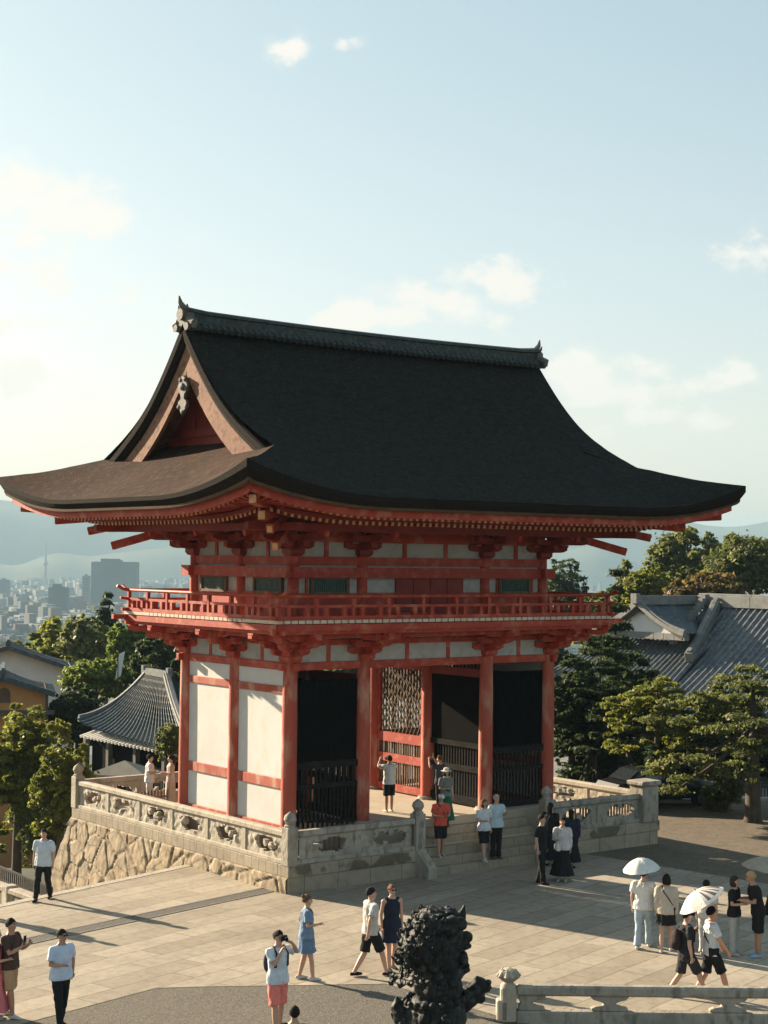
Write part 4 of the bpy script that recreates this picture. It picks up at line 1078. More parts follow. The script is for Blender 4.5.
h=gable_house('white walled house with dark gable roof at the far left edge','house',hx_,hy_,at(8,645,104).z,7.8,5,1.35,-12,M['wall_white'],M['tiledk'],math.atan2(ray(8,648).y,ray(8,648).x))
p=at(3,675,84)
h=gable_house('ochre walled house with arched dark window at the far left edge','house',p.x,p.y,p.z,4.3,4,.7,-9,M['ochre'],M['tiledk'],math.atan2(ray(5,672).y,ray(5,672).x),over=.45)
m=MB(); 
pr=[(-.42,-.45),(.42,-.45),(.42,.2),(.3,.42),(0,.52),(-.3,.42),(-.42,.2)]
m.poly([(-.04,a*.8-.05,p.z-1.05+b*.8) for a,b in pr]); m.build('window',M['brownwood'],h)
MB().box(-.5,0,-2.6,2.6,p.z-2.0,p.z-1.8).build('wall_band',M['greywood'],h)
MB().box(-.12,.05,-2.28,-2.15,-9,p.z-.8).build('downpipe',M['greywood'],h)
# white sculpture-like flag near the trees
c=at(118,665,92); m=MB(); m.tube([c+Vector((0,0,-3)),c+Vector((0,0,.6))],.03,6)
t=m.build('banner_pole',M['greywood'],label='small white banner on a pole among the green trees',cat='banner')
m=MB(); m.quad(c+Vector((-.15,0,-.8)),c+Vector((.2,0,-.6)),c+Vector((.42,0,.75)),c+Vector((.1,0,.6))); m.quad(c+Vector((-.15,.03,-.8)),c+Vector((.2,.03,-.6)),c+Vector((.42,.03,.75)),c+Vector((.1,.03,.6))); m.build('banner_cloth',M['whitem'],t)
# utility pole
c=at(46,820,58)
# ------------------------------------------------------------------ city and hills
def hill_layer(name,D,z_fn,depth,m_,n=160):
    rows=[]
    for j,(dd_,k) in enumerate(((0,0),(.12,.35),(.3,.72),(.5,1),(.75,.7),(1,0))):
        r=[]
        for i in range(n+1):
            a=math.radians(-26+52*i/n); Dq=D+depth*dd_
            q=Vector((CAM.x,CAM.y))+f2*Dq+r2*(Dq*math.tan(a))
            z=-86+(z_fn(a*57.3)+86)*k+noise.noise(Vector((q.x*.0014,q.y*.0014,j)))*28*k*(1 if dd_!=.5 else .2)
            r.append((q.x,q.y,z))
        rows.append(r)
    MB().grid(rows,0).build(name,m_,kind='structure',smooth=True)
M['forest']=mat('mountain_forest',(.03,.045,.025),(.06,.075,.04),.95,.004,9)
def zf(a): # degrees right of the axis
    return (330+40*math.sin(a*.33+.6)+22*math.sin(a*.9+1)+noise.noise(Vector((a*.45,1.7,0)))*42)*.665
hill_layer('mountains',6000,zf,1800,M['forest'])
def zf2(a): return 22+26*math.sin(a*.5-1.3)+noise.noise(Vector((a*.6,7.7,0)))*30
hill_layer('hills',5100,zf2,900,M['forest'])
M['conc']=[mat('city_concrete',(.11,.12,.125),(.19,.20,.20),.9,.02),mat('city_pale_wall',(.26,.27,.265),(.36,.36,.34),.9,.02),mat('city_dark_wall',(.05,.065,.075),(.09,.11,.12),.9,.02),mat('city_brown_wall',(.12,.10,.085),(.17,.14,.115),.9,.02)]
M['cwin']=mat('city_window_band',(.05,.065,.075),rough=.4)
def bldg_mesh(w_,d_,h_,kind,fl=3.2):
    m=MB(); m.box(-w_/2,w_/2,-d_/2,d_/2,-6,h_)
    m.box(-w_/2+1,w_/2-1,-d_/2+1,d_/2-1,h_,h_+.8)
    if kind!=3: m.box(-w_*.2,w_*.15,-d_*.2,d_*.2,h_+.8,h_+3.4)
    n=int(h_/fl)
    for i in range(n):
        z=1+i*fl
        m.box(-w_/2-.06,w_/2+.06,-d_/2+.8,d_/2-.8,z,z+1.5,1); m.box(-w_/2+.8,w_/2-.8,-d_/2-.06,d_/2+.06,z,z+1.5,1)
    if kind==2: 
        for k in range(5): x=-w_/2+w_*k/4; m.box(x-.3,x+.3,-d_/2-.3,d_/2+.3,0,h_)
    return m
protos=[]
for k in range(10):
    w_,d_,h_=random.uniform(8,17),random.uniform(7,14),random.choice([6,6,7,8,9,11,14,19])
    me=bldg_mesh(w_,d_,h_,k%4).mesh('city_building'); me.materials.append(M['conc'][k%4 if k%4 else random.choice([0,1])]); me.materials.append(M['cwin']); protos.append(me)
def cpos(D,lat): q=Vector((CAM.x,CAM.y))+f2*D+r2*lat; return q
cands=[]
for i in range(11500):
    D=1650*(3.3**(random.random()**1.1)); k_=random.random(); lat=(random.uniform(-.25,-.11) if k_<.55 else (random.uniform(.09,.17) if k_<.68 else random.uniform(-.36,.36)))*D; cands.append((D,lat))
cands.sort(); vis=[c for c in cands if c[1]/c[0]<-.12 or .09<c[1]/c[0]<.165]
k=0; used=set()
for D,lat in vis[:285]:
    q=cpos(D,lat); me=random.choice(protos); o=bpy.data.objects.new('city_building',me); col.objects.link(o); o.location=(q.x,q.y,height(q.x,q.y)); o.rotation_euler=(0,0,random.choice([.1,.1,1.67,.3])); 
    tag(o,'small low building in the hazy city plain below the mountains','building','small buildings of the hazy city'); used.add((D,lat))
m=MB()
for (D,lat) in cands:
    if (D,lat) in used: continue
    for rep in range(2):
        q=cpos(D*(1+.02*rep),lat+rep*random.uniform(20,60)); w_,d_=random.uniform(6,19),random.uniform(6,17); h_=random.choice([5,6,7,7,8,9,11,14,20 if random.random()<.4 else 8,30 if random.random()<.12 else 7])
        m.box(q.x-w_/2,q.x+w_/2,q.y-d_/2,q.y+d_/2,-88,-84+h_,random.choice([0,1,1,2,3,0,4]))
m.build('distant_city',M['conc']+[M['hill']],label='mass of tiny hazy city blocks reaching to the mountain feet',cat='city',kind='stuff')
# singled out buildings
def big(label,u0,u1,vt,D,kind,m_,d_=22,roof=0):
    a=at(u0,vt,D);b=at(u1,vt,D);c=(a+b)/2; w_=(b-a).length; h_=c.z+84
    me=bldg_mesh(w_,d_,h_-2,kind,4)
    t=me.build('city_building',[m_,M['cwin']],label=label,cat='building'); t.location=(c.x,c.y,-84); t.rotation_euler=(0,0,math.atan2(rt.y,rt.x)+.0)
    if roof: MB().box(-w_*.32,w_*.1,-5,5,h_-2,h_+roof).build('roof_plant_room',m_,t)
    return t
big('large dark slab building standing above the hazy city',93,138,561,2600,2,M['conc'][2],26,3.5)
big('pale mid rise block below the large dark city slab',118,133,588,2450,0,M['conc'][0])
big('dark tower block with pale centre stripe in the hazy city',50,68,586,2250,2,M['conc'][2],18,3)
big('slim twin pale tower in the hazy city',83,90,575,2700,0,M['conc'][0],12)
big('low white building right of the large dark city slab',147,164,583,3700,1,M['conc'][1],20)
big('grey office block at the left edge of the hazy city',0,9,579,3000,2,M['conc'][2],18)
big('long pale roofed building left of the dark tower block',28,48,578,4600,1,M['conc'][1],30)
big('white block at the foot of the city near the green trees',10,22,618,1950,1,M['conc'][1],14)
c=at(46,541,3900); b=Vector((c.x,c.y,-84)); m=MB(); m.tube([b,b+Vector((0,0,(c.z+84)*.6)),c],[4.5,2.8,.7],8); tw=m.build('observation_tower',M['conc'][1],label='thin pale observation tower rising over the hazy city',cat='tower',smooth='auto')
m=MB(); z=b.z+(c.z+84)*.58; m.tube([(c.x,c.y,z-5),(c.x,c.y,z),(c.x,c.y,z+5)],[4,7,4],10); m.build('observation_deck',M['conc'][1],tw)
for u,v,D in ((600,571,5200),(625,573,4700),(640,572,5000),(613,576,3600),(590,575,4000),(575,566,3300)):
    pass
# haze
hz=MB().box(-13500,15500,-13500,15500,-92,285).build('haze',None,kind='stuff')
hm=bpy.data.materials.new('haze_air'); hm.use_nodes=True; nt=hm.node_tree; nt.nodes.remove(nt.nodes['Principled BSDF']); pv=nt.nodes.new('ShaderNodeVolumePrincipled')
pv.inputs['Color'].default_value=(.34,.50,.62,1); pv.inputs['Density'].default_value=1.5e-4; pv.inputs['Anisotropy'].default_value=.0
nt.links.new(pv.outputs[0],nt.nodes['Material Output'].inputs['Volume']); hz.data.materials.clear(); hz.data.materials.append(hm)
# ------------------------------------------------------------------ trees
LM={'yel':leafmat('leaf_yellow_green',(.065,.085,.018),(.165,.175,.036),(.24,.215,.055)),
 'olive':leafmat('leaf_olive',(.05,.066,.024),(.125,.14,.05),(.185,.18,.075)),
 'dark':leafmat('leaf_dark',(.018,.030,.014),(.038,.056,.024),(.06,.075,.034)),
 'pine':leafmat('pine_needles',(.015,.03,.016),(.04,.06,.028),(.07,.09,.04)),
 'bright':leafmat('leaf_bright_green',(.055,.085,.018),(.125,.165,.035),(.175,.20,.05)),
 'rust':leafmat('leaf_rusty',(.06,.05,.02),(.13,.09,.035),(.17,.11,.05))}
def leaf_mesh(name,clumps,n,size,flat=.75,up_=.5,seed=0,needle=False):
    r=np.random.default_rng(seed); C=np.array([c[:3] for c in clumps]);R=np.array([c[3] for c in clumps],float); F=np.array([c[4] if len(c)>4 else flat for c in clumps])
    wgt=R**2;wgt/=wgt.sum(); k=r.choice(len(C),n,p=wgt)
    d=r.normal(size=(n,3)); d/=np.linalg.norm(d,axis=1)[:,None]; d[:,2]=np.where(d[:,2]<-.35,-d[:,2]*.6,d[:,2])
    rad=R[k]*(1-.6*r.random(n)**1.5)*(1+.30*r.standard_normal(n))
    # lumpy outline
    ph=np.sin(d[:,0]*5+k*1.7)+np.sin(d[:,1]*6+k)+np.sin(d[:,2]*7+k*.6); rad*=1+.08*ph
    P_=C[k]+d*rad[:,None]*np.stack([np.ones(n),np.ones(n),F[k]],1)
    nr=d+r.normal(size=(n,3))*.75+np.array([0,0,up_]); nr/=np.linalg.norm(nr,axis=1)[:,None]
    t=np.cross(nr,r.normal(size=(n,3))); t/=np.linalg.norm(t,axis=1)[:,None]; b=np.cross(nr,t)
    s=size*(.6+.8*r.random(n))[:,None]; asp=.28 if needle else .55
    v=np.empty((n,4,3)); v[:,0]=P_-t*s; v[:,1]=P_-b*s*asp+nr*s*.08; v[:,2]=P_+t*s; v[:,3]=P_+b*s*asp+nr*s*.08
    me=bpy.data.meshes.new(name); me.vertices.add(n*4); me.vertices.foreach_set('co',v.reshape(-1)); me.loops.add(n*4); me.loops.foreach_set('vertex_index',np.arange(n*4,dtype=np.int32)); me.polygons.add(n); me.polygons.foreach_set('loop_start',np.arange(0,n*4,4,dtype=np.int32)); me.update(calc_edges=True); return me
def tree(name,label,u0,u1,vt,vb,D,zb,n,size,m_,kind='round',cat='tree',group=None,seed=1,trunk=None,tr=None,lean=0):
    r_=random.Random(seed); c=at((u0+u1)/2,(vt+vb)/2,D); W_=(u1-u0)*D/FPX; H_=(vb-vt)*D/FPX
    base=Vector((c.x,c.y,zb)) if trunk is None else Vector(trunk)
    t=empty(name,tuple(base),0,label,cat,group); loc=c-base
    cl=[]
    if kind=='round':
        for i in range(26):
            a=r_.uniform(0,2*PI); e=r_.uniform(-.85,1); q=r_.uniform(.3,1)
            ce=math.sqrt(1-e*e); cl.append((loc.x+W_*.36*q*ce*math.cos(a),loc.y+W_*.36*q*ce*math.sin(a),loc.z+H_*.36*e*q,W_*r_.uniform(.08,.15)+H_*.02))
        for i in range(130):
            a=r_.uniform(0,2*PI); e=r_.uniform(-.75,1); ce=math.sqrt(max(0,1-e*e)); q=r_.uniform(.8,1.15)
            cl.append((loc.x+W_*.42*q*ce*math.cos(a),loc.y+W_*.42*q*ce*math.sin(a),loc.z+H_*.43*q*e,W_*r_.uniform(.018,.045)))
        for i in range(34):
            a=r_.uniform(0,2*PI); e=r_.uniform(-.2,1); ce=math.sqrt(max(0,1-e*e))
            cl.append((loc.x+W_*.44*ce*math.cos(a),loc.y+W_*.44*ce*math.sin(a),loc.z+H_*.44*e*r_.uniform(.85,1.12),W_*r_.uniform(.035,.08)))
    elif kind=='layer':
        L_=7
        for j in range(L_):
            z=loc.z-H_*.5+H_*(j+.5)/L_; wj=1-.62*(j/(L_-1))**1.3
            for i in range(16):
                a=r_.uniform(0,2*PI); q=r_.uniform(.2,1.05)*wj
                cl.append((loc.x+W_*.42*q*math.cos(a),loc.y+W_*.42*q*math.sin(a),z+r_.uniform(-.06,.06)*H_,W_*r_.uniform(.04,.12)*(.6+.4*wj),.34))
    elif kind=='cone':
        for j in range(12):
            z=loc.z-H_*.5+H_*j/11; wj=(1-j/11.5)**.7*r_.uniform(.75,1.1)
            for i in range(8 if j<9 else 3):
                a=r_.uniform(0,2*PI); cl.append((loc.x+W_*.33*wj*math.cos(a),loc.y+W_*.33*wj*math.sin(a),z,W_*(.09+.15*wj),.8))
    elif kind=='spray':   # wide maple like pads
        for i in range(150):
            a=r_.uniform(0,2*PI); q=math.sqrt(r_.random()); 
            cl.append((loc.x+W_*.45*q*math.cos(a),loc.y+W_*.45*q*math.sin(a),loc.z+H_*(.42*(1-q*.9)-r_.random()*.55*(.3+q)),W_*r_.uniform(.022,.062),.40))
    elif kind=='bush':
        for i in range(12):
            a=r_.uniform(0,2*PI); q=r_.random()**.5
            cl.append((loc.x+W_*.34*q*math.cos(a),loc.y+W_*.34*q*math.sin(a),loc.z+H_*(r_.uniform(-.4,.32)),W_*r_.uniform(.13,.2),.9))
    me=leaf_mesh('crown',cl,n,size,seed=seed,needle=(m_ in('pine',))); link_mesh('crown',me,LM[m_],t)
    m=MB(); tr_=tr or max(.12,H_*.03); top=loc+Vector((0,0,H_*.25)); mid=Vector((loc.x*.5+lean,loc.y*.5,loc.z*.5))
    m.tube([(0,0,-.2),(0,0,.25),tuple(mid*.5),tuple(mid),tuple(loc),tuple(top)],[tr_*1.5,tr_*1.05,tr_*.95,tr_*.85,tr_*.5,tr_*.15],9)
    for i,c_ in enumerate(cl[:14]):
        k=r_.uniform(.35,.85); s=mid.lerp(top,k*.8); e=Vector(c_[:3]); h=s.lerp(e,.5)+Vector((0,0,.08*H_*r_.uniform(-1,.6)))
        m.tube([tuple(s),tuple(h),tuple(e)],[tr_*.38,tr_*.24,tr_*.07],6)
    m.build('trunk',M['bark'],t,smooth=True)
    return t
T=tree
# left side
T('leafy_tree','sunlit yellow green tree below the left end of the podium',-30,66,702,872,63,-5.0,119000,0.081,'yel','round',seed=11)
T('leafy_tree','narrower sunlit tree touching the far corner post of the podium',30,92,716,872,60,-5.2,71400,0.081,'yel','round',seed=12)
T('leafy_tree','thin shaded sapling behind the man walking at the left edge',18,60,800,880,61,-5.0,8500,0.067,'olive','round',seed=13)
T('leafy_tree','rounded yellow green tree behind the white walled house',22,92,618,700,128,-9,15300,0.207,'yel','round',seed=21)
T('leafy_tree','olive tree left of the pointed conifer',56,112,612,690,120,-9,13600,0.192,'olive','round',seed=22)
T('leafy_tree','pale green tree between the conifer and the balcony corner',104,150,618,690,112,-9,11900,0.178,'bright','round',seed=23)
T('conifer_tree','dark pointed conifer left of the balcony corner',88,126,596,684,124,-9,27200,0.148,'dark','cone',cat='conifer',seed=24)
T('leafy_tree','dark dense tree just left of the rear left column',128,176,636,710,96,-7,13600,0.163,'dark','round',seed=25)
T('leafy_tree','dark green tree under the left balcony brackets',150,206,630,700,100,-7,13600,0.163,'olive','round',seed=26)
T('leafy_tree','small bright green tree above the dark hedge',60,132,658,706,94,-7,13600,0.126,'bright','round',seed=27)
T('leafy_tree','very dark evergreen between the ochre house and the pavilion roof',42,112,682,768,86,-8,20400,0.133,'dark','round',seed=28)
T('small_tree','small clipped tree in front of the pavilion eave',154,186,722,768,62,-5,4420,0.074,'olive','round',seed=29)
T('leafy_tree','tall green tree behind the ridge of the tiled pavilion',120,215,640,720,104,-8,15300,0.163,'dark','round',seed=30)
T('leafy_tree','distant olive tree mass low on the left slope',-20,50,640,720,135,-12,11900,0.207,'olive','round',seed=31)
# right side
T('pine_tree','bluish hazy tree behind the upper storey right corner',536,590,556,640,150,-8,10200,0.222,'pine','round',seed=41)
T('conifer_tree','dark narrow cypress beside the right end of the balcony',590,640,574,770,74,-3,44200,0.111,'dark','cone',cat='conifer',seed=42)
T('pine_tree','broad layered dark pine right of the last front column',545,655,636,782,66,-2.2,78200,0.081,'pine','layer',cat='pine',seed=43)
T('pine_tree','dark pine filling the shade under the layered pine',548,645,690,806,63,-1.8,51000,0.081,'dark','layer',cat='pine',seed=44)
T('leafy_tree','olive topped tree behind the balcony right end',566,622,590,660,96,-3,10200,0.148,'olive','round',seed=45)
T('leafy_tree','large domed olive tree on the hill above the tiled roof',642,742,530,615,128,-2,51000,0.163,'olive','round',seed=46)
T('leafy_tree','broad olive tree at the right edge above the tiled roof',700,800,534,612,122,-2,44200,0.163,'olive','round',seed=47)
T('leafy_tree','yellow leaved tree left of the domed hill tree',622,672,566,620,118,-3,13600,0.170,'yel','round',seed=48)
T('leafy_tree','small peaked tree beside the yellow leaved tree',612,640,563,612,122,-3,7650,0.170,'olive','cone',seed=49)
T('leafy_tree','rust tinged tree directly behind the tiled ridge',664,752,574,618,108,-3,15300,0.155,'rust','round',seed=50)
T('maple_tree','spreading maple with thick trunk in the gravel yard at the right edge',640,866,656,772,57,-1.5,74800,0.063,'olive','spray',cat='maple',trunk=(19.2,-.2,-1.42),tr=.27,seed=51,lean=0)
T('maple_tree','yellow green maple branches in front of the tiled roof',598,716,668,745,60,-1.5,54400,0.063,'yel','spray',cat='maple',seed=52)
T('pine_tree','small dark pine by the square balustrade pier',634,672,742,800,60,-1.5,7650,0.067,'pine','layer',cat='pine',seed=53)
T('shrub','big rounded shrub left of the maple trunk',698,752,762,812,59,-1.45,11900,0.067,'olive','bush',cat='shrub',seed=54)
T('shrub','dark shrub behind the parked black car',640,702,740,792,70,-2,10200,0.096,'dark','bush',cat='shrub',seed=55)
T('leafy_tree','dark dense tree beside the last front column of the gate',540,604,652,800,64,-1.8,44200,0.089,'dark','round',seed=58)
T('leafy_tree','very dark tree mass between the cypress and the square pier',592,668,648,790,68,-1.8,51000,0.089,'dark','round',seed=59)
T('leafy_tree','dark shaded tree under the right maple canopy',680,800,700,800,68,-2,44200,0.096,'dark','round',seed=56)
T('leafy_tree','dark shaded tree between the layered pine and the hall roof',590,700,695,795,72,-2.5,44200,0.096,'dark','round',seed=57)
r9=random.Random(99)
for i in range(16):
    u=210+i*22+r9.uniform(-8,8); D=r9.uniform(84,135)
    T('leafy_tree','tree on the wooded slope directly behind the gate and mostly hidden by it',u-38,u+38,632+r9.uniform(-8,14),712,D,-9,4000,.26,r9.choice(['dark','olive','bright']),'round',group='trees hidden behind the gate',seed=200+i)
# ------------------------------------------------------------------ car
def car(p,rz_):
    t=empty('parked_car',tuple(p),rz_,'black parked car half hidden behind the square stone pier','car')
    m=MB(); prof=[(-2.15,.35),(-2.2,.75),(-2.05,.95),(-1.6,1.02),(-1.1,1.42),(.35,1.46),(1.05,1.02),(1.95,.88),(2.2,.65),(2.2,.35)]
    rows=[]
    for yy,k in ((-.86,.0),(-.88,.4),(-.74,1),(.74,1),(.88,.4),(.86,0)):
        rows.append([(x,yy if z<1.05 else yy*.84,.35+(z-.35)*(k if k in (0,1) else .62 if z<1.05 else .5) if k<1 else z) for x,z in prof])
    m.grid(rows,0); b=m.build('body',M['carpaint'],t,smooth='auto')
    m=MB()
    for s in (-1,1): m.quad((-1.02,s*.80,1.02),(.9,s*.80,1.02),(.3,s*.70,1.36),(-.95,s*.70,1.36))
    m.quad((1.08,-.66,1.04),(1.08,.66,1.04),(.42,.6,1.42),(.42,-.6,1.42)); m.quad((-1.66,-.66,1.06),(-1.66,.66,1.06),(-1.16,.6,1.4),(-1.16,-.6,1.4))
    m.build('window_glass',M['glass'],b)
    for x in (-1.35,1.35):
        for s in (-1,1):
            w_=MB().tube([(x,s*.68,.33),(x,s*.9,.33)],.33,18).build('wheel',M['rubber'],t,smooth='auto'); MB().tube([(x,s*.88,.33),(x,s*.915,.33)],.19,12).build('rim',M['orn'],w_)
    for s in (-1,1): MB().box(2.1,2.22,s*.75-.15,s*.75+.15,.66,.8).build('headlight',M['whitem'],t)
q=onz(660,812,-1.45); car((q.x+.9,q.y+1.0,-1.43),-.25)
# fence & hut glimpses behind the trees on the right
m=MB()
for i in range(40):
    p=at(672,790,66).lerp(at(790,786,62),i/39); m.bar(p-Vector((0,0,1.3)),p,.05,.05)
m.bar(at(672,790,66),at(790,786,62),.06,.08)
m.build('bar_fence',M['greywood'],label='thin dark bar fence behind the rounded shrub and maple trunk',cat='fence')
# ------------------------------------------------------------------ lion dog statue
def statue():
    D=25.0; c=at(437,1024,D); base=Vector((c.x,c.y,ZP)); fz=at(474,1024,D)-c; face=fz.normalized(); side=Vector((-face.y,face.x,0)).normalized(); face=Vector((side.y,-side.x,0))
    S=D/FPX
    t=empty('lion_dog_statue',tuple(base),0,'dark bronze guardian lion dog with curly mane in the bottom foreground','statue')
    def W(px,py,dp=0): # px offsets from u=437, v=1024 ; dp depth metres away
        return (face*((px-437)*S)+Vector((0,0,(1024-py)*S+c.z-ZP))-side*0+side*dp)
    m=MB(); r_=random.Random(5)
    B=lambda px,py,r,dp=0,k=1: m.ball(W(px,py,dp),(r*S,r*S,r*S*k),14,10)
    # chest, neck, skull, muzzle, haunch
    for px,py,r,k in ((436,1055,42,1),(436,1018,31,1),(438,988,25,1),(430,948,29,1),(433,930,24,.9),(446,936,17,.9),(447,970,14,.8),(455,945,12,.6),(456,973,9,.6),(457,924,9,.8),(440,960,20,1),(420,1095,50,1),(440,1110,52,1)): B(px,py,r,0,k)
    # brow, nose, lips, jaw, horn tuft, ears
    for dp in (-.22,.22): B(459,921,7,dp); B(462,958,6,dp*.6); B(455,972,8,dp*.6); B(448,926,9,dp*1.2)
    B(466,937,6); B(461,946,9,0,.5); B(467,946,4,0,.7); B(462,970,8,0,.45); B(466,966,3); B(458,958,4,.2); B(455,930,3.2,-.27); B(455,930,3.2,.27); B(450,916,7,-.3,.6); B(450,916,7,.3,.6)
    for k in range(9): B(452-k*1.2,978+k*.8,5.5,-.28+.07*k)
    m.tube([W(455,925),W(461,914),W(463,905)],[7*S,4.5*S,1*S],8); m.tube([W(452,922),W(452,912),W(448,908)],[6*S,4*S,1*S],8)
    # front leg reaching to a ball on the right, and left tuft
    m.tube([W(455,1010,.3),W(470,1002,.35),W(481,992,.35)],[15*S,12*S,9*S],10,sph=True); B(485,992,7,.35); B(489,987,3.5,.3); B(490,993,3.5,.38); B(481,1003,6,.35); B(478,985,4,.35)
    m.tube([W(455,1040,-.3),W(462,1075,-.4),W(462,1120,-.4)],[16*S,13*S,12*S],10,sph=True)
    m.tube([W(455,1040,.3),W(462,1075,.4),W(462,1120,.4)],[16*S,13*S,12*S],10,sph=True)
    m.tube([W(420,1035),W(404,1020),W(396,1006),W(397,997)],[14*S,11*S,6*S,1.5*S],9); m.tube([W(410,1030),W(397,1018),W(391,1013)],[10*S,6*S,2*S],8)
    bodyme=None
    # collar
    K=22
    for k in range(K):
        a=2*PI*k/K; p=W(436+31*math.cos(a),998-3*math.cos(a),31*S*math.sin(a)); m.ball(p,3.6*S,8,6)
    for px,dp in ((424,-.42),(446,-.48)): m.ball(W(px,1012,dp),7.5*S,10,8)
    # mane of spiral curls over the back of head and neck, flame tufts along its edge
    def spiral(p,out,q):
        u1=out.cross(Vector((0,0,1))).normalized(); u2=out.cross(u1); pts=[];rs=[]
        for k in range(12):
            a=k*.85; rr2=q*(1-k/13); pts.append(p+u1*(rr2*math.cos(a))+u2*(rr2*math.sin(a))+out*(q*.5*k/12)); rs.append(q*.34*(1-k/16))
        m.tube(pts,rs,6)
    for ring_ in range(8):
        v=ring_/7; py=914+v*64; R_=25+5*math.sin(v*PI)+4*v; cxp=436-6*v; nn=11
        for k in range(nn):
            th=PI*.34+(k+.5*(ring_%2))/nn*PI*1.36
            px=cxp+R_*math.cos(th); dp=R_*S*math.sin(th); p=W(px,py+r_.uniform(-2,2),dp); out=(face*math.cos(th)+side*math.sin(th)+Vector((0,0,.1))).normalized(); spiral(p,out,r_.uniform(3.6,5.2)*S)
    for k in range(16):
        a=r_.uniform(0,2*PI); rr_=r_.uniform(3,22); p=W(434+rr_*math.cos(a),909+(rr_/22)**2*10,rr_*S*math.sin(a)); spiral(p,Vector((0,0,1))+face*.01,r_.uniform(3.5,5)*S)
    for k in range(34):
        py=r_.uniform(925,984); w_=(py-925)/60; th=PI+r_.uniform(-.9,.9); R_=29+7*w_; p=W(434-6*w_+R_*math.cos(th),py,R_*S*math.sin(th)); out=(face*math.cos(th)+side*math.sin(th))
        L2=r_.uniform(4,9)*S; m.tube([p,p+out*L2*.6+Vector((0,0,-L2*.3)),p+out*L2+Vector((0,0,L2*.25))],[3.6*S,2.5*S,.6*S],6)
    me=remeshed(m,.015,1)
    zc_=W(437,985).z
    me.update(); nr=[v.normal.copy() for v in me.vertices]
    for v,n_ in zip(me.vertices,nr):
        q=v.co*7; a_=noise.noise(q); b2_=noise.noise(v.co*17+Vector((3,1,2)))
        k_=.35; v.co+=n_*k_*(.035*abs(a_)*2-.02+.028*b2_)
    b=link_mesh('lion_body',me,M['metal'],t,smooth=True)
    # plinth
    h=at(437,1130,D).z-ZP
    m=MB(); 
    m.box(-1.0,1.0,-.75,.75,-.02,.35); m.box(-.85,.85,-.62,.62,.35,max(.5,h-.25)); m.box(-.98,.98,-.74,.74,max(.5,h-.25),max(.7,h+.02))
    o=m.build('pedestal',M['stonedk'],t,bevel=.03); o.rotation_euler=(0,0,math.atan2(face.y,face.x))
statue()
# ------------------------------------------------------------------ people
SK_=[mat('skin_light',(.45,.27,.19),(.50,.31,.22),.55,6,spec=.35),mat('skin_tan',(.36,.20,.13),(.42,.24,.16),.55,6,spec=.35),mat('skin_red',(.50,.24,.16),(.54,.28,.19),.55,6)]
M['eye']=mat('eye_dark',(.02,.015,.012),rough=.3)
M['lipc']=mat('lip_tone',(.35,.13,.10),rough=.5)
CC={}
def cloth(c,name=None):
    k=tuple(c)
    if k not in CC: CC[k]=mat(name or 'fabric_%d'%len(CC),tuple(q*.88 for q in c),tuple(min(1,q*1.08) for q in c),.85,7,5,bump=.25,bscale=28,spec=.15)
    return CC[k]
WHITE=(.66,.66,.64);BLACK=(.014,.014,.016);NAVY=(.018,.022,.04);GREY=(.35,.35,.34)
def folds(me,sd,amp=.011):
    me.update(); nr=[v.normal.copy() for v in me.vertices]
    for v,n_ in zip(me.vertices,nr):
        c=v.co; v.co+=n_*(amp*noise.noise(Vector((c.x*11+sd*7,c.y*11,c.z*6)))+amp*.8*noise.noise(Vector((c.x*22,c.y*22+sd,c.z*13+c.x*9))))
